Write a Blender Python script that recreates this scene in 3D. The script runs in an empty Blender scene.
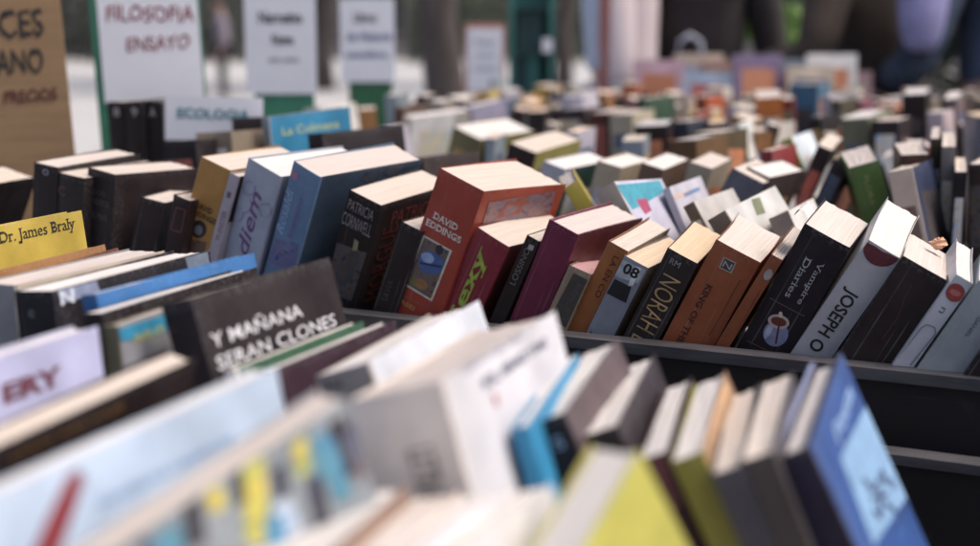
import bpy, math, random
from mathutils import Vector, Matrix, Euler
random.seed(5)
sc = bpy.context.scene
COL = sc.collection
R_ = math.radians
ZB = 0.85                    # height of the book bins' zero level above the pavement

# ------------------------------------------------------------------ camera
cam_d = bpy.data.cameras.new('camera'); cam = bpy.data.objects.new('camera', cam_d); COL.objects.link(cam)
cam.location = (0, 0, ZB + .29); cam.rotation_euler = (R_(80), 0, 0)
cam_d.sensor_width = 36; cam_d.lens = 50; cam_d.clip_start = .02; cam_d.clip_end = 600
cam_d.dof.use_dof = True; cam_d.dof.focus_distance = .955; cam_d.dof.aperture_fstop = 4.3; cam_d.dof.aperture_blades = 0
sc.camera = cam
# ------------------------------------------------------------------ sky, sun, exposure
SUN_EL, SUN_AZ = 60, 100      # azimuth: degrees clockwise from +y (the view direction)
w = bpy.data.worlds.new('World'); sc.world = w; w.use_nodes = True
nt = w.node_tree; sky = nt.nodes.new('ShaderNodeTexSky'); sky.sky_type = 'NISHITA'; sky.sun_disc = False
sky.sun_elevation = R_(SUN_EL); sky.sun_rotation = R_(SUN_AZ); sky.air_density = .75; sky.dust_density = 5.0; sky.ozone_density = 1.0
bg = nt.nodes['Background']; bg.inputs[1].default_value = .095
nt.links.new(sky.outputs[0], bg.inputs[0])
sd = bpy.data.lights.new('sun', 'SUN'); sun = bpy.data.objects.new('sun', sd); COL.objects.link(sun)
sd.energy = 1.25; sd.angle = R_(28); sd.color = (1, .93, .82)
sun.rotation_euler = (R_(90 - SUN_EL), 0, R_(180 - SUN_AZ)); sun.location = (3, 3, 8)
sc.view_settings.view_transform = 'Standard'; sc.view_settings.look = 'None'; sc.view_settings.gamma = 1
sc.view_settings.use_curve_mapping = False; sc.view_settings.exposure = 1.04
sc.cycles.use_denoising = True; sc.cycles.max_bounces = 6

# ------------------------------------------------------------------ helpers
def lin(h):
    c = [int(h[i:i+2], 16)/255 for i in (0, 2, 4)]
    return [x/12.92 if x <= .04045 else ((x+.055)/1.055)**2.4 for x in c]
KV = 1.02                    # paint albedo over the colour a standing spine shows in open shade
def alb(h, k=None):
    c = lin(h); y = .25*c[0]+.6*c[1]+.15*c[2]          # inks of second-hand covers: a little faded
    return [min(.85, (x*.87+y*.13)*(k or KV)) for x in c] + [1]
MATS = {}
def new_mat(key):
    m = bpy.data.materials.new(key); m.use_nodes = True
    return m, m.node_tree.nodes, m.node_tree.links, m.node_tree.nodes['Principled BSDF']
def N(n, t, **k):
    x = n.new(t)
    for a, v in k.items(): setattr(x, a, v)
    return x
def mixc(n, l, fac, a, b, mode='MIX'):
    x = n.new('ShaderNodeMix'); x.data_type = 'RGBA'; x.blend_type = mode
    for i, v in ((0, fac), (6, a), (7, b)):
        if hasattr(v, 'links') or hasattr(v, 'is_linked'): l.new(v, x.inputs[i])
        else: x.inputs[i].default_value = v
    return x.outputs[2]
def noise(n, l, scale, detail=4, coord='Object', rough=.6, vec=None, sx=None):
    tc = n.new('ShaderNodeTexCoord'); o = tc.outputs[coord]
    if sx:
        mp = n.new('ShaderNodeMapping'); mp.inputs['Scale'].default_value = sx; l.new(o, mp.inputs[0]); o = mp.outputs[0]
    x = n.new('ShaderNodeTexNoise'); x.inputs['Scale'].default_value = scale; x.inputs['Detail'].default_value = detail
    x.inputs['Roughness'].default_value = rough; l.new(o, x.inputs[0])
    return x.outputs['Fac']
def ramp(n, l, src, a, b, ca=(0, 0, 0, 1), cb=(1, 1, 1, 1)):
    r = n.new('ShaderNodeValToRGB'); e = r.color_ramp.elements
    e[0].position = a; e[1].position = b; e[0].color = ca; e[1].color = cb; l.new(src, r.inputs[0]); return r.outputs[0]
def math_(n, l, op, a, b=0.):
    x = n.new('ShaderNodeMath'); x.operation = op
    for i, v in ((0, a), (1, b)):
        if hasattr(v, 'is_linked'): l.new(v, x.inputs[i])
        else: x.inputs[i].default_value = v
    return x.outputs[0]

def cover_mat(h, worn=1.0):
    key = 'cover_' + h
    if key in MATS: return MATS[key]
    m, n, l, b = new_mat(key); c = alb(h)
    if max(c[:3]) < .06: c = [c[0]*.95+.0055, c[1]*.84+.004, c[2]*.84+.0045, 1]
    big = noise(n, l, 22, 5)
    dark = [x*.82 for x in c[:3]] + [1]; lite = [min(.9, x*1.12+.006) for x in c[:3]] + [1]
    col = mixc(n, l, ramp(n, l, big, .35, .65), dark, lite)
    # rubbed, whitened edges and scratches
    tc = n.new('ShaderNodeTexCoord'); sp = n.new('ShaderNodeSeparateXYZ'); l.new(tc.outputs['Generated'], sp.inputs[0])
    ex = math_(n, l, 'ABSOLUTE', math_(n, l, 'SUBTRACT', sp.outputs[0], .5))
    front = math_(n, l, 'LESS_THAN', sp.outputs[1], .12)
    e1 = math_(n, l, 'MULTIPLY', ramp(n, l, ex, .42, .5), front)
    e2 = ramp(n, l, sp.outputs[2], .965, 1.0)
    edge = math_(n, l, 'MAXIMUM', e1, e2)
    fine = ramp(n, l, noise(n, l, 420, 3), .48, .66)
    wear = math_(n, l, 'MULTIPLY', math_(n, l, 'MULTIPLY', edge, fine), .34*worn)
    scr = ramp(n, l, noise(n, l, 130, 6, sx=(1, 1, .12)), .64, .74)
    wear = math_(n, l, 'MAXIMUM', wear, math_(n, l, 'MULTIPLY', scr, (.03 if max(c[:3]) < .06 else .12)*worn))
    crease = math_(n, l, 'MULTIPLY', math_(n, l, 'MULTIPLY', ramp(n, l, noise(n, l, 1, 2, sx=(330, 1, 5)), .63, .68), front), .42)
    crease = math_(n, l, 'MULTIPLY', crease, ramp(n, l, noise(n, l, 18, 3), .42, .62))
    wear = math_(n, l, 'MAXIMUM', wear, crease)
    pale = [min(.8, x*.5+.22) for x in c[:3]] + [1]
    l.new(mixc(n, l, wear, col, pale), b.inputs['Base Color'])
    l.new(ramp(n, l, noise(n, l, 90, 4), .3, .7, (.34, .34, .34, 1), (.56, .56, .56, 1)), b.inputs['Roughness'])
    b.inputs['Specular IOR Level'].default_value = .16 if max(c[:3]) < .06 else .34
    bp = n.new('ShaderNodeBump'); bp.inputs['Strength'].default_value = .12; bp.inputs['Distance'].default_value = .002
    l.new(noise(n, l, 70, 3, sx=(1, 1, .35)), bp.inputs['Height']); l.new(bp.outputs[0], b.inputs['Normal'])
    MATS[key] = m; return m
PAGE = {'cream': (.55, .475, .405), 'white': (.63, .585, .545), 'pale': (.58, .51, .455), 'yellow': (.59, .45, .27), 'tan': (.60, .46, .33), 'pink': (.47, .27, .24), 'grey': (.52, .49, .48)}
def page_mat(t):
    key = 'page_edges_' + t
    if key in MATS: return MATS[key]
    m, n, l, b = new_mat(key); c = PAGE[t]
    ln = noise(n, l, 1, 3, sx=(1700, 9, 9)); ln2 = noise(n, l, 1, 2, sx=(380, 8, 8)); bl = noise(n, l, 26, 4)
    d = [x*.83 for x in c] + [1]; li = [min(.86, x*1.08) for x in c] + [1]
    col = mixc(n, l, ramp(n, l, ln, .35, .65), d, li)
    col = mixc(n, l, math_(n, l, 'MULTIPLY', ramp(n, l, ln2, .52, .75), .26), col, [c[0]*.70, c[1]*.66, c[2]*.60, 1])
    col = mixc(n, l, math_(n, l, 'MULTIPLY', ramp(n, l, bl, .5, .75), .30), col, [c[0]*.92, c[1]*.82, c[2]*.68, 1])
    oi = n.new('ShaderNodeObjectInfo'); g_ = sum(c)/3
    col = mixc(n, l, math_(n, l, 'MULTIPLY', oi.outputs['Random'], .55), col, [c[0]*.86, c[1]*.88, g_*.90, 1])
    l.new(col, b.inputs['Base Color']); b.inputs['Roughness'].default_value = .85; b.inputs['Specular IOR Level'].default_value = .2
    bp = n.new('ShaderNodeBump'); bp.inputs['Strength'].default_value = .35; bp.inputs['Distance'].default_value = .0006
    l.new(ln, bp.inputs['Height']); l.new(bp.outputs[0], b.inputs['Normal'])
    MATS[key] = m; return m
def ink_mat(h):
    key = 'ink_' + h
    if key in MATS: return MATS[key]
    m, n, l, b = new_mat(key); c = alb(h)
    col = mixc(n, l, ramp(n, l, noise(n, l, 160, 4), .35, .65), [x*.8 for x in c[:3]]+[1], [min(.9, x*1.1) for x in c[:3]]+[1])
    l.new(col, b.inputs['Base Color']); b.inputs['Roughness'].default_value = .45
    MATS[key] = m; return m
def art_mat(h):
    """printed artwork: swirling patches of related hues round the main colour"""
    key = 'artwork_' + h
    if key in MATS: return MATS[key]
    m, n, l, b = new_mat(key); c = alb(h)
    f1 = noise(n, l, 95, 3); f2 = noise(n, l, 170, 4, sx=(1, .6, 1.4)); f3 = noise(n, l, 60, 2, sx=(1.3, 1, .7))
    warm = [min(.7, c[0]*1.5+.03), c[1]*.9+.01, c[2]*.6, 1]; cold = [c[0]*.5, c[1]*.8, min(.7, c[2]*1.4+.02), 1]
    col = mixc(n, l, ramp(n, l, f1, .42, .58), c, warm)
    col = mixc(n, l, ramp(n, l, f3, .48, .60), col, cold)
    col = mixc(n, l, ramp(n, l, f2, .56, .66), col, [x*.22 for x in c[:3]]+[1])
    col = mixc(n, l, math_(n, l, 'MULTIPLY', ramp(n, l, f2, .42, .34), .6), col, [min(.75, x*1.6+.06) for x in c[:3]]+[1])
    l.new(col, b.inputs['Base Color']); b.inputs['Roughness'].default_value = .4
    MATS[key] = m; return m
def plain(key, rgb, rough=.6, scale=12, var=.25, bump=0., metal=0., sx=None, spec=.5):
    if key in MATS: return MATS[key]
    m, n, l, b = new_mat(key)
    nz = noise(n, l, scale, 6, sx=sx)
    l.new(mixc(n, l, ramp(n, l, nz, .3, .7), [x*(1-var) for x in rgb]+[1], [min(.95, x*(1+var)) for x in rgb]+[1]), b.inputs['Base Color'])
    b.inputs['Roughness'].default_value = rough; b.inputs['Metallic'].default_value = metal; b.inputs['Specular IOR Level'].default_value = spec
    if bump:
        bp = n.new('ShaderNodeBump'); bp.inputs['Strength'].default_value = bump; bp.inputs['Distance'].default_value = .01
        l.new(nz, bp.inputs['Height']); l.new(bp.outputs[0], b.inputs['Normal'])
    MATS[key] = m; return m

def obj(name, verts, faces, mat=None, parent=None, smooth=False):
    me = bpy.data.meshes.new(name); me.from_pydata([tuple(v) for v in verts], [], faces); me.update()
    if mat: me.materials.append(mat)
    if smooth: me.polygons.foreach_set('use_smooth', [True]*len(me.polygons))
    o = bpy.data.objects.new(name, me); COL.objects.link(o)
    if parent: o.parent = parent
    return o
def thing(name, label, cat, loc=(0, 0, 0), rot=None, group=None, order='XYZ'):
    o = bpy.data.objects.new(name, None); COL.objects.link(o); o.empty_display_size = .02
    o.location = loc; o.rotation_mode = order
    if rot: o.rotation_euler = rot
    o['label'] = label; o['category'] = cat
    if group: o['group'] = group
    return o
def tag(o, label, cat, group=None):
    o['label'] = label; o['category'] = cat
    if group: o['group'] = group
    return o
class MB:
    def __init__(s): s.v = []; s.f = []
    def add(s, v, f):
        k = len(s.v); s.v += [Vector(x) for x in v]; s.f += [tuple(i+k for i in q) for q in f]; return s
    def box(s, x0, x1, y0, y1, z0, z1, M=None):
        v = [Vector((x, y, z)) for z in (z0, z1) for x, y in ((x0, y0), (x1, y0), (x1, y1), (x0, y1))]
        if M: v = [M @ p for p in v]
        return s.add(v, [(3, 2, 1, 0), (4, 5, 6, 7), (0, 1, 5, 4), (1, 2, 6, 5), (2, 3, 7, 6), (3, 0, 4, 7)])
    def tube(s, pts, rad, n=8):
        ring = []
        pts = [Vector(p) for p in pts]
        for i, p in enumerate(pts):
            d = (pts[min(i+1, len(pts)-1)] - pts[max(i-1, 0)]).normalized()
            a = d.cross(Vector((0, 0, 1)) if abs(d.z) < .9 else Vector((1, 0, 0))).normalized(); b = d.cross(a)
            r = rad[i] if isinstance(rad, (list, tuple)) else rad
            ring.append([p + (a*math.cos(t) + b*math.sin(t))*r for t in [2*math.pi*j/n for j in range(n)]])
        v = [q for r in ring for q in r]; f = []
        for i in range(len(pts)-1):
            for j in range(n): f.append((i*n+j, i*n+(j+1) % n, (i+1)*n+(j+1) % n, (i+1)*n+j))
        f += [tuple(range(n))[::-1], tuple((len(pts)-1)*n+j for j in range(n))]
        return s.add(v, f)
    def build(s, name, mat, parent=None, smooth=False): return obj(name, s.v, s.f, mat, parent, smooth)

# ------------------------------------------------------------------ lettering
TXT = {}
SERIF = {'DAVID', 'EDDINGS', 'Vampire', 'Diaries', 'Sexy', 'KING OF THE', 'by Dr. James Braly', 'LA EN CO', 'Rosaldi', 'LETRAS', 'Narrativa', 'Nueva'}
def text_geo(s, bold=0., shear=0.):
    key = (s, bold, shear)
    if key in TXT: return TXT[key]
    c = bpy.data.curves.new('lettering', 'FONT'); c.body = s; c.offset = bold; c.shear = shear; c.resolution_u = 3
    o = bpy.data.objects.new('lettering', c); COL.objects.link(o)
    me = o.to_mesh(); v = [(p.co.x, p.co.y) for p in me.vertices]; f = [tuple(p.vertices) for p in me.polygons]
    if s in SERIF:
        ec = {}
        for q in f:
            for i in range(len(q)):
                e_ = tuple(sorted((q[i], q[(i+1) % len(q)]))); ec[e_] = ec.get(e_, 0) + 1
        ext = []
        for (a_, b_), cnt in ec.items():
            if cnt != 1: continue
            (xa, ya), (xb, yb) = v[a_], v[b_]
            wd_ = abs(xa-xb)
            if abs(ya-yb) < .004 and .02 < wd_ < .17: ext.append((min(xa, xb), max(xa, xb), ya))
            elif abs(ya-yb) < .004 and wd_ < .6 and (ya < .03 or ya > .6): ext.append((min(xa, xb), min(xa, xb)+.09, ya))
        ys_ = [q[1] for q in v]
        for x0_, x1_, y_ in ext:
            below = any(abs(q[0]-(x0_+x1_)/2) < .1 and y_-.12 < q[1] < y_-.01 for q in v)
            k_ = len(v); e_ = .085; h_ = .055
            top_ = y_ > .3
            ya_, yb_ = (y_-h_, y_) if top_ else (y_, y_+h_)
            v += [(x0_-e_, ya_), (x1_+e_, ya_), (x1_+e_, yb_), (x0_-e_, yb_)]; f.append((k_, k_+1, k_+2, k_+3))
    o.to_mesh_clear(); bpy.data.objects.remove(o); bpy.data.curves.remove(c)
    x0, x1 = min(p[0] for p in v), max(p[0] for p in v); y0, y1 = min(p[1] for p in v), max(p[1] for p in v)
    v = [((x-x0)/(x1-x0)-.5, (y-y0)/(y1-y0)-.5) for x, y in v]
    TXT[key] = (v, f); return TXT[key]
def text_flat(name, s, M, wd, ht, mat, parent=None, bold=0., shear=0., jit=0.):
    """lettering lying in the local xz plane of matrix M, facing -y"""
    v, f = text_geo(s, bold, shear)
    pts = []
    for x, y in v:
        jx = jit*math.sin(x*23+1.3)*.5; jy = jit*math.sin(x*31)
        pts.append(M @ Vector(((x+jx*.1)*wd, 0, (y+jy)*ht)))
    return obj(name, pts, f, mat, parent)

# ------------------------------------------------------------------ the setting
pv, n_, l_, b_ = new_mat('pavement')
nz1 = noise(n_, l_, .35, 6); nz2 = noise(n_, l_, 30, 4)
br = n_.new('ShaderNodeTexBrick'); tc_ = n_.new('ShaderNodeTexCoord'); l_.new(tc_.outputs['Object'], br.inputs[0]); br.inputs['Scale'].default_value = 1.2
br.inputs['Color1'].default_value = (.50, .49, .49, 1); br.inputs['Color2'].default_value = (.57, .56, .56, 1); br.inputs['Mortar'].default_value = (.33, .32, .32, 1); br.inputs['Mortar Size'].default_value = .012
cc = mixc(n_, l_, math_(n_, l_, 'MULTIPLY', ramp(n_, l_, nz1, .35, .7), .35), br.outputs[0], (.36, .35, .35, 1))
cc = mixc(n_, l_, math_(n_, l_, 'MULTIPLY', nz2, .2), cc, (.25, .24, .24, 1))
l_.new(cc, b_.inputs['Base Color']); b_.inputs['Roughness'].default_value = .7
g = obj('ground', [(-300, -300, 0), (300, -300, 0), (300, 300, 0), (-300, 300, 0)], [(0, 1, 2, 3)], pv); g['kind'] = 'structure'

bm_, n_, l_, b_ = new_mat('scuffed_black_board'); black_board = bm_
sc1 = ramp(n_, l_, noise(n_, l_, 9, 6, sx=(1, 1, 14)), .60, .72); sc2 = ramp(n_, l_, noise(n_, l_, 34, 5), .60, .75)
dust = math_(n_, l_, 'MAXIMUM', math_(n_, l_, 'MULTIPLY', sc1, .35), math_(n_, l_, 'MULTIPLY', sc2, .22))
l_.new(mixc(n_, l_, dust, (.018, .0145, .0152, 1), (.10, .088, .085, 1)), b_.inputs['Base Color'])
l_.new(ramp(n_, l_, noise(n_, l_, 20, 4), .3, .7, (.4, .4, .4, 1), (.7, .7, .7, 1)), b_.inputs['Roughness']); b_.inputs['Specular IOR Level'].default_value = .3
rim_mat = plain('rubbed_grey_rim', (.066, .062, .067), .45, 60, .5, .15, sx=(.25, 1, 1))
cloth_mat = plain('dark_table_cloth', (.022, .02, .021), .8, 60, .3, .2)

P0 = Vector((-.0343, 1.05, 0)); YR = R_(26)
ur = Vector((math.cos(YR), -math.sin(YR), 0)); un = Vector((math.sin(YR), math.cos(YR), 0))
def rowM(z=0.): return Matrix.Translation((P0.x, P0.y, ZB+z)) @ Matrix.Rotation(-YR, 4, 'Z')
def bin_(label, r0, r1, o0, o1, zf, zfront, zback, zside, rim=True):
    """open black bin: base, four boards (front and back with a rubbed rim)"""
    t = thing('book_bin', label, 'bin', (P0.x, P0.y, ZB), (0, 0, -YR), 'black wooden book bins')
    th = .012
    MB().box(r0, r1, o0, o1, zf-.012, zf-.001).build('base', black_board, t)
    fb = MB().box(r0, r1, o0, o0+th, zf, zfront).build('front_board', black_board, t)
    bb = MB().box(r0, r1, o1-th, o1, zf, zback).build('back_board', black_board, t)
    for x in (r0, r1-th): MB().box(x, x+th, o0+th+.001, o1-th-.001, zf, zside).build('side_board', black_board, t)
    if rim:
        MB().box(r0-.001, r1+.001, o0-.003, o0+th+.003, zfront+.0005, zfront+.0085).build('rim', rim_mat, fb)
        MB().box(r0-.001, r1+.001, o1-th-.003, o1+.003, zback+.0005, zback+.007).build('rim', rim_mat, bb)
    return t
bin_('long black wooden bin with grey rubbed rim holding the sharp row of books', -.70, .80, -.036, .50, -.025, .065, .06, .06)
bin_('deep black wooden bin nearest the camera, with books leaning left in it', -.55, .80, -.98, -.060, -.050, .055, .021, .02)

# table under everything
tb = thing('stall_table', 'long black cloth covered stall table carrying all the books', 'table', (0, 0, 0))
def rw(r, o): v = P0 + ur*r + un*o; return (v.x, v.y)
poly = [rw(-.62, -1.05), rw(.9, -1.05), (1.95, 1.3), (1.95, 3.55), (-.06, 3.75), (-.50, 1.62), rw(-.74, .40)]
zt = ZB - .067
def prism(poly, z0, z1):
    k = len(poly); v = [(x, y, z0) for x, y in poly] + [(x, y, z1) for x, y in poly]
    return v, [tuple(range(k))[::-1], tuple(range(k, 2*k))] + [(i, (i+1) % k, k+(i+1) % k, k+i) for i in range(k)]
v, f = prism(poly, zt-.03, zt); obj('table_top', v, f, cloth_mat, tb)
riser = [(-.40, 1.70), (-.18, 1.72), (.50, 1.28), (1.85, 1.05), (1.85, 3.45), (-.02, 3.66)]
riser = [rw(-.66, .51), rw(1.0, .51), (1.85, 1.22), (1.85, 3.45), (-.02, 3.66), (-.44, 1.68)]
v, f = prism(riser, zt+.001, ZB-.026); obj('riser_board', v, f, cloth_mat, tb)
for x, y in poly:
    cx, cy = .5, 1.3; d = Vector((cx-x, cy-y)).normalized()*.08
    MB().tube([(x+d.x, y+d.y, 0), (x+d.x, y+d.y, zt-.031)], .022, 10).build('leg', black_board, tb)
def skirt(a, b, nm='cloth_skirt'):
    a = Vector((*a, 0)); b = Vector((*b, 0)); L = (b-a).length; n = int(L/.03); d = (b-a)/n; nn = Vector((-d.y, d.x, 0)).normalized()
    vs = []; fs = []
    for i in range(n+1):
        for z, am in ((zt-.002, .004), (.55, .014), (.06, .022)):
            p = a + d*i - nn*(.006+am*(1+math.sin(i*1.1+math.sin(i*.37)*2))); vs.append((p.x, p.y, z))
    for i in range(n):
        for k in (0, 1): q = i*3+k; fs.append((q, q+3, q+4, q+1))
    return obj(nm, vs, fs, cloth_mat, tb, True)
for i in range(len(poly)): skirt(poly[i], poly[(i+1) % len(poly)])

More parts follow.
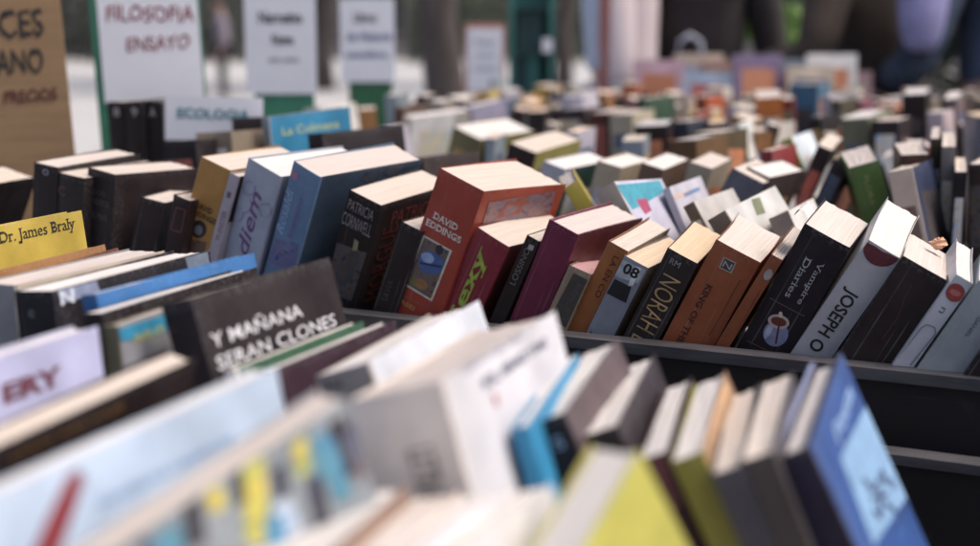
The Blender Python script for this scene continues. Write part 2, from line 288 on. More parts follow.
# ------------------------------------------------------------------ books
BOOKS = [
('M0', [-0.5199, 1.1998, -0.016], -1.1, -1.9, 19.7, 0.0321, 0.1093, 0.1901, '242022', '242022', 'cream', 0, 0.06, 'books in the sharp row behind the black lip', 'near black paperback cut by the left frame edge beside thick black books'),
('M1', [-0.4131, 1.2028, -0.023], 22.2, 2.1, 9.0, 0.0258, 0.1113, 0.2027, '262124', '262124', 'cream', 0, 0.06, 'books in the sharp row behind the black lip', 'thick black paperback with small pale emblem, farthest left tall book beside cardboard sign'),
('M2', [-0.38, 1.1872, -0.0231], 30.6, 0.8, 6.4, 0.0346, 0.112, 0.1936, '272122', '272122', 'cream', 0, 0.06, 'books in the sharp row behind the black lip', 'short black paperback with faint red curl tucked between two taller black ones'),
('M3', [-0.3616, 1.1812, -0.0198], 31.5, -1.5, 8.5, 0.0336, 0.1033, 0.1952, '2a2426', '2a2426', 'cream', 0, 0.06, 'books in the sharp row behind the black lip', 'big black paperback with three lines of faint grey lettering and wide cream top'),
('M4', [-0.3264, 1.1435, -0.019], 6.7, -1.9, 13.6, 0.0215, 0.1086, 0.1752, '262123', '262123', 'cream', 0, 0.06, 'books in the sharp row behind the black lip', 'small black paperback in the gap left of the ochre spine'),
('M5', [-0.3005, 1.1558, -0.0226], 28.6, -0.0, 15.4, 0.0178, 0.112, 0.1838, '30201f', '30201f', 'cream', 0, 0.06, 'books in the sharp row behind the black lip', 'small dark paperback with dull red frame touching the ochre spine'),
('M6', [-0.2927, 1.1638, -0.0197], 26.3, 0.6, 19.9, 0.0311, 0.1135, 0.2161, 'b07c2c', 'b5832f', 'cream', 0, 0.06, 'books in the sharp row behind the black lip', 'ochre yellow paperback with dark lettering and round dark picture'),
('M7', [-0.2737, 1.1513, -0.0229], 27.9, -0.3, 19.7, 0.0095, 0.112, 0.2104, 'a9a0aa', '2f2628', 'cream', 0, 0.06, 'books in the sharp row behind the black lip', 'thin pinkish grey paperback with upright red lettering beside the ochre one'),
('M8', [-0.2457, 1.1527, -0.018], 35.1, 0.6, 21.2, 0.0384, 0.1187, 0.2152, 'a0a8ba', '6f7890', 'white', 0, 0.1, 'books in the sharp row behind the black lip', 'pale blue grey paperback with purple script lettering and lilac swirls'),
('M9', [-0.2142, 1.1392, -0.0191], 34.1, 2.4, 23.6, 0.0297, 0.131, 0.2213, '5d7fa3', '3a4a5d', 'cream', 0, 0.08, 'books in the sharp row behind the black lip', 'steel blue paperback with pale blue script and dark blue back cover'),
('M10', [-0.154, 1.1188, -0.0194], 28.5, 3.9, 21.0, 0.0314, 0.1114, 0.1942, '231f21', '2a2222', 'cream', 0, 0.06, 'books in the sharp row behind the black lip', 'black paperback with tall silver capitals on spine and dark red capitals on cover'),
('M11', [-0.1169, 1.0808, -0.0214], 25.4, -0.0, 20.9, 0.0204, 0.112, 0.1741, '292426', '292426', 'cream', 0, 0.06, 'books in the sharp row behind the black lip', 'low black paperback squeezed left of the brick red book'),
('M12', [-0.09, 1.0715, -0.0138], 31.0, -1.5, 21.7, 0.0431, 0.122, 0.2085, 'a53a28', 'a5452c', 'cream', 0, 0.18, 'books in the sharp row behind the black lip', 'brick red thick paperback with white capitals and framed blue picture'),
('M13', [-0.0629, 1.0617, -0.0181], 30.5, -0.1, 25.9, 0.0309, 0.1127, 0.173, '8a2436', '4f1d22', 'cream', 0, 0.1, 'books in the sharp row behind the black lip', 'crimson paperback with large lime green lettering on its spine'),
('M14', [-0.0314, 1.0409, -0.0227], 26.1, 0.1, 23.9, 0.0112, 0.112, 0.1764, '2c2523', '2c2523', 'cream', 0, 0.06, 'books in the sharp row behind the black lip', 'narrow black brown paperback with grey vertical lettering beside crimson one'),
('M15', [-0.0095, 1.0348, -0.0198], 28.2, 0.5, 23.7, 0.026, 0.1153, 0.1838, '74223f', '5c262c', 'cream', 0, 0.08, 'books in the sharp row behind the black lip', 'plain dark magenta book leaning right, blank spine'),
('M16', [0.0152, 0.9993, -0.0166], 18.2, -2.7, 21.2, 0.0182, 0.1098, 0.1446, '85745f', '6d5c4d', 'pink', 0, 0.06, 'books in the sharp row behind the black lip', 'worn tattered book with frayed tan edges, dark spine and pink stained top'),
('M17', [0.0253, 1.0139, -0.0214], 23.6, 1.3, 25.7, 0.0167, 0.1108, 0.176, '9c5b25', '5b4630', 'cream', 0, 0.06, 'books in the sharp row behind the black lip', 'narrow golden brown paperback with dark vertical lettering'),
('M18', [0.0449, 0.9995, -0.0209], 24.0, -0.0, 24.4, 0.0198, 0.1114, 0.1623, '82868f', '9a8a78', 'tan', 0, 0.06, 'books in the sharp row behind the black lip', 'grey paperback with white label and black figures under clear tape'),
('M19', [0.0664, 0.9845, -0.0197], 19.1, 2.1, 26.4, 0.024, 0.1157, 0.1722, '2f2a28', '35302e', 'yellow', 0, 0.06, 'books in the sharp row behind the black lip', 'black paperback with tall gold lettering and yellowed page tops'),
('M20', [0.1051, 0.9716, -0.0175], 20.3, 1.5, 25.5, 0.0348, 0.1129, 0.1743, '934b22', '8a4520', 'pale', 0, 0.06, 'books in the sharp row behind the black lip', 'wide orange brown paperback with square black emblem and dark lettering'),
('M21', [0.1215, 0.9606, -0.0229], 20.0, 3.1, 27.5, 0.0089, 0.1141, 0.1819, '8b4823', '7f4220', 'pale', 0, 0.06, 'books in the sharp row behind the black lip', 'slim orange brown paperback with small oval grey emblem'),
('M22', [0.1515, 0.9553, -0.0172], 21.3, 2.1, 26.8, 0.0345, 0.1125, 0.1921, '242023', '242023', 'pale', 0, 0.06, 'books in the sharp row behind the black lip', 'wide black paperback with white serif lettering and picture of a cup'),
('M23', [0.1792, 0.9454, -0.019], 20.6, 6.7, 29.7, 0.0245, 0.1295, 0.1942, 'b6b2b3', 'b6b2b3', 'white', 0, 0.06, 'books in the sharp row behind the black lip', 'light grey paperback with heavy black capitals and dark red half disc'),
('M24', [0.2073, 0.9072, -0.0174], 19.3, 0.1, 28.0, 0.0323, 0.1121, 0.1763, '2a2221', '2a2221', 'pale', 0, 0.06, 'books in the sharp row behind the black lip', 'broad plain black paperback between two light grey ones'),
('M25', [0.2253, 0.894, -0.0222], 18.1, 2.7, 28.8, 0.0118, 0.1261, 0.1789, 'b6b7bd', 'b0b0b6', 'white', 0, 0.06, 'books in the sharp row behind the black lip', 'slim white paperback with red disc and thin oval outline on spine'),
('M26', [0.2459, 0.88, -0.0188], 20.0, 0.5, 29.1, 0.0257, 0.112, 0.1685, '8e9598', '8e9598', 'pale', 0, 0.06, 'books in the sharp row behind the black lip', 'pale grey green paperback with small dark vertical lettering at right edge'),
('M27', [0.2684, 0.8657, -0.0201], 23.1, 0.1, 28.8, 0.0202, 0.112, 0.1636, '231f20', '231f20', 'cream', 0, 0.06, 'books in the sharp row behind the black lip', 'black paperback at the right frame edge, last of the sharp row'),
('F0', [-0.3261, 0.8439, -0.0493], 23.4, 0.7, -6.9, 0.012, 0.13, 0.2134, 'b59a22', 'b89c25', 'cream', 0, 0, 'books leaning left in the front bin', 'yellow book with dark serif author lettering across its cover'),
('F1', [-0.2636, 0.7739, -0.0488], 22.6, 0.9, -13.5, 0.01, 0.12, 0.2024, 'a8823a', '9a6a36', 'cream', 0, 0, 'books leaning left in the front bin', 'thin paperback with brown streaked yellow cover just below the lettered yellow one'),
('F1b', [-0.2424, 0.7578, -0.0488], 19.4, 1.4, -13.6, 0.01, 0.12, 0.202, '8a5a2c', '713b22', 'cream', 0, 0, 'books leaning left in the front bin', 'second thin streaked brown paperback left of the bare cream page block'),
('F2', [-0.2718, 0.747, -0.0498], 24.8, 0.3, -1.1, 0.026, 0.13, 0.2018, '8f8e90', 'c9b8a6', 'cream', 0, 0.05, 'books leaning left in the front bin', 'bare cream thick page block of a paperback, left side of front bin'),
('F3', [-0.2302, 0.7089, -0.049], 21.4, -0.0, -4.1, 0.0252, 0.1493, 0.2038, '23262e', '25262c', 'white', 0, 0, 'books leaning left in the front bin', 'black paperback with pale blue blocks and white letter at its spine end'),
('F4', [-0.1705, 0.6757, -0.049], 25.1, 0.3, -11.2, 0.01, 0.1401, 0.2096, '24659f', '2a6cab', 'white', 0, 0, 'books leaning left in the front bin', 'glossy bright blue paperback between two black ones'),
('F5', [-0.1799, 0.6635, -0.0494], 23.5, 0.5, -6.0, 0.012, 0.1401, 0.2018, '242022', '262224', 'white', 0, 0, 'books leaning left in the front bin', 'black paperback with thin white page line right of the glossy blue one'),
('F6', [-0.162, 0.5996, -0.0407], 6.7, -4.6, -4.7, 0.0073, 0.1114, 0.1984, '4d4a38', '8f8f96', 'cream', 0, 0, 'books leaning left in the front bin', 'small paperback with turquoise and grey cover and mossy dark spine'),
('F7', [-0.0955, 0.6134, -0.0474], 23.2, -0.1, -15.7, 0.0178, 0.1299, 0.2195, '241f20', '272122', 'cream', 0, 0, 'books leaning left in the front bin', 'black paperback with two lines of bold white capitals on its cover'),
('F8', [-0.0807, 0.5921, -0.0493], 25.1, 0.2, -13.0, 0.006, 0.1151, 0.1913, 'd3cec8', '2f5b40', 'white', 0, 0, 'books leaning left in the front bin', 'thin white paperback with dark green stripe right of white lettered black cover'),
('F9', [-0.0622, 0.5835, -0.0492], 24.6, 0.3, -12.9, 0.007, 0.1151, 0.1931, 'c8c2c0', '3b2a36', 'white', 0, 0, 'books leaning left in the front bin', 'thin white paperback with dark purple cover beside the green striped one'),
('F10', [-0.0026, 0.5619, -0.0456], 21.6, 1.9, -18.8, 0.0274, 0.1261, 0.2012, 'a89f98', 'cfd2dc', 'white', 0, 0.05, 'books leaning left in the front bin', 'white covered book with brownish grey spine left of the thick beige one'),
('F11', [0.0203, 0.4403, -0.0403], 17.6, -1.8, -15.8, 0.036, 0.149, 0.2147, 'd6cbc2', 'cac8ce', 'cream', 0, 0.05, 'books leaning left in the front bin', 'very thick beige spined book with white lettered cover in front bin'),
('F12', [0.0564, 0.4978, -0.0483], 14.9, 1.2, -16.9, 0.0119, 0.1215, 0.1929, '8e867e', 'd5d0cc', 'white', 0, 0.03, 'books leaning left in the front bin', 'paperback with small marks on a beige spine left of the bright cyan one'),
('F12b', [0.0628, 0.4864, -0.0492], 12.4, 0.3, -15.3, 0.0062, 0.1173, 0.1995, '1c88b8', '1c88b8', 'white', 0, 0, 'books leaning left in the front bin', 'thin bright cyan paperback wedged in the middle of front bin'),
('F13', [0.1005, 0.5073, -0.0469], 15.8, 3.1, -22.9, 0.0162, 0.1077, 0.2031, '252226', '5a4a4d', 'white', 0, 0.03, 'books leaning left in the front bin', 'paperback with black spine and pale swirl emblem right of cyan one'),
('F14', [0.1126, 0.5141, -0.0472], 14.2, 1.7, -21.2, 0.0157, 0.1116, 0.1933, '2b2729', '37343a', 'white', 0, 0.03, 'books leaning left in the front bin', 'paperback with white page tops between black swirl book and grey thin one'),
('F15', [0.1056, 0.5113, -0.0476], 11.5, -0.8, -17.9, 0.0051, 0.111, 0.1817, '7b7f80', '83878a', 'white', 0, 0, 'books leaning left in the front bin', 'thin paperback with streaky grey cover behind the yellow corner'),
('F16', [0.1345, 0.4945, -0.0479], 12.6, 1.3, -22.2, 0.0112, 0.1075, 0.1912, '3b2228', '322a2e', 'white', 0, 0.03, 'books leaning left in the front bin', 'paperback with dark maroon and black spine left of the olive spine'),
('F17', [0.1551, 0.4854, -0.0474], 13.5, 2.5, -24.3, 0.0128, 0.1075, 0.1966, '8a8322', '9a7552', 'white', 0, 0.03, 'books leaning left in the front bin', 'paperback with olive green spine and orange pictured cover'),
('F18', [0.1633, 0.4683, -0.0476], 13.4, 0.6, -23.5, 0.0122, 0.113, 0.1942, '45434a', '4b474c', 'pale', 0, 0.03, 'books leaning left in the front bin', 'dark grey spined paperback right of the olive spine'),
('F19', [0.1729, 0.4687, -0.0475], 15.6, 2.1, -22.4, 0.013, 0.1066, 0.1986, '4a4240', '4a4447', 'pale', 0, 0.03, 'books leaning left in the front bin', 'dark brown grey paperback left of the blue hardcover'),
('F20', [0.1975, 0.4688, -0.0467], 19.2, 3.4, -25.4, 0.0152, 0.1264, 0.2025, '2e2d42', '274d8e', 'white', 1, 0.0, 'books leaning left in the front bin', 'deep blue hardcover with pale blue panel at right end of front bin'),  # dark navy spine: the shadow on it is put into its colour
('G1', [-0.2303, 0.4714, -0.0495], 23.1, 0.5, -4.4, 0.012, 0.1501, 0.2058, 'c6c6de', 'bcbce0', 'white', 0, 0, 'blurred books nearest the camera', 'lavender white book with dark red capitals at the left frame edge'),
('G2', [-0.2225, 0.4528, -0.0488], 24.5, 3.8, 11.2, 0.0122, 0.1502, 0.1996, '262022', '2b2322', 'cream', 0, 0, 'blurred books nearest the camera', 'black book with gold lettering between lavender and light blue ones'),
('G3', [-0.1191, 0.3457, -0.0492], 24.2, 1.7, -8.6, 0.01, 0.16, 0.2126, 'bccadb', 'b4c6dc', 'white', 0, 0, 'blurred books nearest the camera', 'light blue book with bold red stroke on its cover'),
('G4', [-0.1026, 0.3762, -0.05], 44.3, 18.0, -0.4, 0.0139, 0.1399, 0.1902, 'a9aeb6', '949ba1', 'cream', 0, 0, 'blurred books nearest the camera', 'comic book with yellow, teal and black patches on its cover'),
('G5', [-0.0552, 0.334, -0.0481], 17.6, 0.6, -7.3, 0.0301, 0.115, 0.1847, '8a6a56', '8d7060', 'white', 0, 0, 'blurred books nearest the camera', 'thick cream page block with brown cover edge at bottom of the photo'),
('G6', [-0.0216, 0.3299, -0.0483], 18.8, 0.5, -11.2, 0.0173, 0.1151, 0.185, 'b8a898', 'c8b9ac', 'pale', 0, 0, 'blurred books nearest the camera', 'cream book at bottom centre directly right of brown cover edge'),
('G7', [-0.0128, 0.3231, -0.048], 24.7, -0.0, -12.7, 0.0174, 0.1151, 0.1893, 'c8c2c4', 'd5d0d6', 'white', 0, 0, 'blurred books nearest the camera', 'pinkish white book at bottom centre, second right of brown cover edge'),
('G7b', [0.0124, 0.3204, -0.0478], 24.7, -0.0, -15.8, 0.0155, 0.1151, 0.1918, 'd0ccc8', 'd8d4d8', 'white', 0, 0, 'blurred books nearest the camera', 'white book at bottom centre touching the yellow covered one'),
('G8', [0.0525, 0.4075, -0.0493], 35.5, 34.7, -5.5, 0.0169, 0.1199, 0.1721, 'c2ba48', 'ccc44c', 'white', 0, 0, 'blurred books nearest the camera', 'bright yellow covered book leaning left at bottom of the photo'),
('B1', [-0.2251, 1.4697, -0.0247], 39.6, 3.1, -2.8, 0.0109, 0.1198, 0.2262, '7d8894', '1c7da6', 'cream', 0, 0.03, 'blurred books behind the sharp row', 'bright blue paperback with yellow lettering behind the white lettered card'),
('B2', [-0.1603, 1.378, -0.024], 41.0, 1.0, -5.5, 0.0217, 0.119, 0.2142, '2a2628', '2a2628', 'cream', 0, 0.03, 'blurred books behind the sharp row', 'black book standing behind the two pale blue books, cream top edge'),
('B3', [-0.4403, 1.6266, -0.0247], 25.3, -0.0, -1.4, 0.0254, 0.13, 0.2343, '211e20', '211e20', 'cream', 0, 0.03, 'blurred books behind the sharp row', 'black numbered volume under the red lettered sign, leftmost of three'),
('B4', [-0.4156, 1.6129, -0.0247], 25.4, 0.1, -1.2, 0.0252, 0.13, 0.2353, '242123', '242123', 'cream', 0, 0.03, 'blurred books behind the sharp row', 'black numbered volume under the red lettered sign, middle of three'),
('B5', [-0.3907, 1.6071, -0.0246], 25.0, -0.0, -1.6, 0.0276, 0.13, 0.2358, '211e20', '211e20', 'cream', 0, 0.03, 'blurred books behind the sharp row', 'black numbered volume under the red lettered sign, rightmost of three'),
('B6', [-0.2809, 1.437, -0.021], 25.7, -1.1, -4.4, 0.0458, 0.1151, 0.2081, '8a7a66', '8a7a66', 'cream', 0, 0.03, 'blurred books behind the sharp row', 'small tan book standing under the white lettered card'),
('B7', [-0.2596, 1.4955, -0.0207], 26.2, -1.6, -3.2, 0.0404, 0.1152, 0.2193, '262022', '262022', 'cream', 0, 0.03, 'blurred books behind the sharp row', 'near black thick book between small tan book and bright blue one'),
('B8', [-0.3103, 1.4119, -0.0216], 26.0, -0.8, -4.7, 0.0407, 0.115, 0.2013, '231f22', '231f22', 'cream', 0, 0.03, 'blurred books behind the sharp row', 'near black book directly below the white lettered card, left of tan book'),
('Ba', [0.1869, 1.1483, -0.019], -0.2, -1.1, -33.0, 0.014, 0.1156, 0.2178, 'a5962c', '9a8a2e', 'cream', 0, 0.03, 'blurred books behind the sharp row', 'olive yellow leaning paperback just behind the brick red thick book'),
('Bb', [0.1931, 1.0573, -0.0106], 26.2, -4.5, -33.5, 0.0189, 0.1167, 0.2106, '9b9288', 'b5b2c4', 'cream', 0, 0.03, 'blurred books behind the sharp row', 'paperback with turquoise and white cover behind the plain dark magenta book'),
('Bc', [0.2267, 1.1534, -0.0225], 22.3, -0.6, -24.0, 0.0062, 0.1148, 0.1956, 'a9a5b0', 'b9b5c0', 'cream', 0, 0.03, 'blurred books behind the sharp row', 'white paperback with faint orange and blue print behind turquoise one'),
('Bd', [0.2574, 1.0787, -0.0212], 25.6, -0.6, -31.2, 0.0097, 0.1151, 0.1998, '6c5a45', 'b5afa9', 'cream', 0, 0.03, 'blurred books behind the sharp row', 'white paperback with narrow brown spine right of the turquoise cover'),
('Be', [0.2794, 1.0429, -0.0204], 30.0, 3.5, -32.7, 0.0169, 0.1177, 0.1973, '75695b', 'bdbab6', 'cream', 0, 0.03, 'blurred books behind the sharp row', 'white paperback with grey brown spine and olive cover corner'),
('Bf', [0.3074, 1.0653, -0.0192], 23.2, -1.0, -26.2, 0.0171, 0.1145, 0.182, '81756c', 'cbc6c2', 'cream', 0, 0.03, 'blurred books behind the sharp row', 'small pale paperback with mottled taupe spine behind the wide black book with cup picture'),
('Bg', [0.1715, 1.3154, -0.0172], 23.7, -0.5, 24.4, 0.0333, 0.115, 0.1915, '4c4f5c', '2f2a2e', 'cream', 0, 0.03, 'blurred books behind the sharp row', 'slate grey leaning book among white page tops behind orange brown hardcover'),
('Bj', [0.4132, 1.2876, -0.0208], 10.6, 3.2, -17.0, 0.0286, 0.117, 0.1978, '4c6b2c', '33482a', 'cream', 0, 0.03, 'blurred books behind the sharp row', 'moss green book with tan edge and gold lettering standing tilted'),
('Bl', [0.415, 1.21, -0.0211], 25.7, -0.6, -14.5, 0.0217, 0.115, 0.1948, 'b8a898', '2b3350', 'cream', 0, 0.03, 'blurred books behind the sharp row', 'cream book with glossy dark blue bent cover right of the green one'),
('Bm', [0.4249, 1.3178, -0.0241], 12.6, 2.1, -3.7, 0.0271, 0.1162, 0.1993, '3d241f', '3d241f', 'cream', 0, 0.03, 'blurred books behind the sharp row', 'dark maroon brown thick book standing upright left of the olive spine'),
('Bn', [0.4496, 1.3415, -0.0248], 17.9, 2.6, -3.0, 0.0093, 0.1161, 0.2137, '37341f', '37341f', 'cream', 0, 0.03, 'blurred books behind the sharp row', 'thin dark olive book standing upright beside grey spine'),
('Bo', [0.4528, 1.3292, -0.0249], 19.0, 3.7, -1.3, 0.0131, 0.1168, 0.2072, '7a7370', '7a7370', 'cream', 0, 0.03, 'blurred books behind the sharp row', 'slim upright book with taupe grey spine and white top'),
('Bp', [0.4443, 1.274, -0.0249], 19.0, 2.7, -0.7, 0.0109, 0.1163, 0.1877, '201e20', '201e20', 'cream', 0, 0.03, 'blurred books behind the sharp row', 'low black upright book right of the taupe grey spine'),
('Bq', [0.468, 1.2876, -0.0239], 26.1, -0.4, -1.9, 0.0164, 0.115, 0.1914, '3a302b', '3a302b', 'cream', 0, 0.03, 'blurred books behind the sharp row', 'upright dark brown book at the far right end of its row'),
('Ca', [0.3175, 1.5746, -0.0219], 18.6, 3.9, 20.6, 0.0177, 0.1169, 0.1973, '2d2727', '2d2727', 'cream', 0, 0.03, 'blurred books behind the sharp row', 'large black brown book leaning right with bright white top'),
('Cb', [0.2891, 1.4041, -0.0206], 25.2, -0.6, 21.8, 0.0167, 0.115, 0.1951, '3a302d', '3a302d', 'cream', 0, 0.03, 'blurred books behind the sharp row', 'dark brown book leaning against the large black brown one'),
('Cg', [-0.0621, 1.3264, -0.0217], 27.4, -0.8, -6.2, 0.0309, 0.1151, 0.1906, '3d3634', '3a3331', 'grey', 0, 0.03, 'blurred books behind the sharp row', 'dark slab of a book with greyish top behind the pale blue books'),
('Cf', [-0.0726, 1.9001, -0.0168], 37.9, 3.4, 19.4, 0.0496, 0.1181, 0.1844, '8d7f55', '8f8440', 'white', 0, 0.03, 'blurred books behind the sharp row', 'white topped book with olive side left of the brown and cream spines'),
('Ch', [-0.0058, 1.6155, -0.0195], 29.5, 4.0, 17.8, 0.0359, 0.1186, 0.1884, '43352d', 'a79c4f', 'cream', 0, 0.03, 'blurred books behind the sharp row', 'cream topped book with yellow olive cover and dark brown spine'),
('Ci', [0.0149, 1.3951, -0.021], 28.4, 0.1, 17.7, 0.0264, 0.115, 0.1892, 'b9bcc4', '2c4a44', 'white', 0, 0.03, 'blurred books behind the sharp row', 'low book with bright white page tops between olive book and turquoise cover'),
('Cm', [0.076, 1.3831, -0.0208], 21.8, -0.4, 14.7, 0.0263, 0.1146, 0.1872, 'b3a288', 'b3a288', 'white', 0, 0.03, 'blurred books behind the sharp row', 'white topped low book directly behind the turquoise cover'),
('Cj', [-0.147, 2.1609, -0.0232], 49.2, 2.8, 11.7, 0.0176, 0.123, 0.1902, 'b5aea6', 'dcd8d6', 'white', 0, 0.03, 'blurred books behind the sharp row', 'very thick cream white block of a book near the green sign foot'),
('Ck', [-0.0302, 2.227, -0.025], 29.3, 4.4, 0.0, 0.02, 0.1177, 0.1981, '867f96', '8e88a0', 'grey', 0, 0.03, 'blurred books behind the sharp row', 'lavender grey book behind the thick cream white block'),
('Cl', [-0.1653, 2.3701, -0.0246], 25.8, 0.0, 2.7, 0.0156, 0.115, 0.188, '5a4034', '5a4034', 'cream', 0, 0.03, 'blurred books behind the sharp row', 'small brown book at left end beside cream white block'),
('Da', [0.1417, 2.2656, -0.0222], 25.4, -0.3, -4.3, 0.0608, 0.115, 0.1884, '38333b', '38333b', 'grey', 0, 0.03, 'blurred books behind the sharp row', 'charcoal book with pale streak left of the two tone brown spine'),
('Db', [0.1818, 2.186, -0.0243], 25.2, 1.4, -2.2, 0.0356, 0.1154, 0.189, '59301f', '59301f', 'cream', 0, 0.03, 'blurred books behind the sharp row', 'two tone tan and dark brown upright book'),
('Dc', [0.2151, 2.1606, -0.0243], 21.7, 1.3, -2.0, 0.0375, 0.1151, 0.1888, 'b3a78d', 'b3a78d', 'cream', 0, 0.03, 'blurred books behind the sharp row', 'upright book with olive cream spine right of two tone brown one'),
('Dd', [0.2301, 1.8781, -0.0239], 11.2, 1.0, -2.8, 0.0449, 0.1151, 0.1891, '2c2120', '2c2120', 'grey', 0, 0.03, 'blurred books behind the sharp row', 'broad dark maroon black book in middle of the far rows'),
('De', [0.2808, 1.9562, -0.0235], 25.9, -0.3, -3.8, 0.03, 0.115, 0.1887, '3c4250', '3c4250', 'cream', 0, 0.03, 'blurred books behind the sharp row', 'dark slate book behind the broad maroon black one'),
('Df', [0.2426, 1.6032, -0.0228], 25.9, -0.3, -5.4, 0.0346, 0.115, 0.189, '6a4c2a', '6a4c2a', 'grey', 0, 0.03, 'blurred books behind the sharp row', 'brown olive book under lavender grey page top in far rows'),
('Dg', [0.3794, 2.694, -0.0233], 25.8, -0.3, -3.6, 0.0389, 0.115, 0.1885, 'a39385', 'a39385', 'cream', 0, 0.03, 'blurred books behind the sharp row', 'beige upright book left of the rust red spine'),
('Dh', [0.4232, 2.7368, -0.0233], 25.8, -0.3, -3.6, 0.0393, 0.115, 0.1885, '8a3b22', 'b0522a', 'cream', 0, 0.03, 'blurred books behind the sharp row', 'rust red upright book with orange patch in far rows'),
('Di', [0.2867, 1.7363, -0.0233], 25.8, -0.3, -3.4, 0.0395, 0.115, 0.1885, '55462f', '55462f', 'cream', 0, 0.03, 'blurred books behind the sharp row', 'dark olive brown leaning book below the rust red one'),
('Dj', [0.3889, 1.8256, -0.0203], 18.3, -1.2, -18.7, 0.0143, 0.1147, 0.1991, '9da39c', 'c9cbc6', 'white', 0, 0.03, 'blurred books behind the sharp row', 'white and grey green paperback leaning left below the orange book'),
('Dk', [0.4706, 2.2325, -0.0235], 9.7, 4.7, -4.2, 0.0409, 0.1173, 0.2121, 'b5651c', 'b5651c', 'cream', 0, 0.03, 'blurred books behind the sharp row', 'bright orange tapered dictionary in far rows'),
('Dl', [0.4283, 1.5801, -0.0219], 25.1, 0.4, -24.6, 0.015, 0.1151, 0.2065, 'a8a12a', 'cdd6df', 'cream', 0, 0.03, 'blurred books behind the sharp row', 'yellow olive paperback leaning left under the orange dictionary'),
('Dm', [0.1152, 1.3661, -0.0219], 21.0, 0.8, 15.5, 0.0236, 0.115, 0.1891, '6f5646', '6f5646', 'white', 0, 0.03, 'blurred books behind the sharp row', 'white topped book in row below the dark olive brown book'),
('Dn', [0.1635, 1.3769, -0.0218], 21.3, 0.4, 15.7, 0.0236, 0.1149, 0.1891, 'a89a84', 'a89a84', 'cream', 0, 0.03, 'blurred books behind the sharp row', 'cream topped book left of the slate grey leaning book'),
('Do', [0.1936, 1.34, -0.0178], 29.8, -1.2, 22.5, 0.0249, 0.1149, 0.1906, '5d4a4a', '5d4a4a', 'white', 0, 0.03, 'blurred books behind the sharp row', 'white topped book right of the slate grey leaning book'),
('Dp', [0.3125, 1.4669, -0.0239], 26.2, -0.3, -4.6, 0.0124, 0.115, 0.1892, '8f2f30', '8f2f30', 'cream', 0, 0.03, 'blurred books behind the sharp row', 'small red book peeping out below the yellow olive paperback'),
('Ea', [0.6825, 2.1703, -0.0242], 22.1, 2.9, -2.7, 0.0362, 0.1159, 0.2205, '2a2325', '2a2325', 'white', 0, 0.03, 'blurred books behind the sharp row', 'tall black brown book upright near the denim jacket'),
('Eb', [0.7278, 2.1174, -0.0243], 23.0, 3.9, -4.1, 0.0207, 0.1165, 0.2161, '6d5a5c', '6d5a5c', 'white', 0, 0.03, 'blurred books behind the sharp row', 'mauve brown upright book with bright white top at far right'),
('Ec', [0.6346, 1.9053, -0.024], 25.9, -0.1, -4.0, 0.0215, 0.115, 0.2051, 'bfa9ae', 'bfa9ae', 'white', 0, 0.03, 'blurred books behind the sharp row', 'pinkish white small book below the mauve brown one'),
('Ed', [0.5453, 2.2161, -0.0248], 26.1, -0.0, -0.6, 0.013, 0.115, 0.2145, '8f8d9a', '8f8d9a', 'cream', 0, 0.03, 'blurred books behind the sharp row', 'grey slim book standing left of dark olive spine'),
('Ee', [0.5617, 2.2141, -0.0249], 26.0, -0.0, -0.7, 0.016, 0.115, 0.2082, '4a4330', '4a4330', 'cream', 0, 0.03, 'blurred books behind the sharp row', 'dark olive slim book standing right of grey slim one'),
('Ef', [0.6236, 2.3121, -0.024], 23.7, 0.1, -3.6, 0.0329, 0.1149, 0.202, '7a3b52', '7a3b52', 'cream', 0, 0.03, 'blurred books behind the sharp row', 'maroon book with pale page top in far right rows'),
('Eg', [0.528, 1.9049, -0.0233], 29.0, 3.6, -5.1, 0.0391, 0.1168, 0.1979, '6d6f58', '6d6f58', 'white', 0, 0.03, 'blurred books behind the sharp row', 'green grey book with white block on top in far right rows'),
('Eh', [0.5478, 1.8547, -0.0237], 26.0, -0.1, -3.4, 0.0372, 0.115, 0.1968, '2f292b', '2f292b', 'cream', 0, 0.03, 'blurred books behind the sharp row', 'dark book right of the green grey one in far right rows'),
('Ei', [0.5797, 2.5209, -0.0244], 25.8, -0.1, -0.9, 0.0514, 0.115, 0.2222, '3e6a86', '3e6a86', 'cream', 0, 0.03, 'blurred books behind the sharp row', 'teal blue book standing behind the bright orange dictionary'),
('Ej', [0.4986, 2.0062, -0.023], 26.0, -0.4, -7.0, 0.018, 0.115, 0.1923, '2b2b2c', '2b2b2c', 'cream', 0, 0.03, 'blurred books behind the sharp row', 'black narrow book right of teal one in far rows'),
]

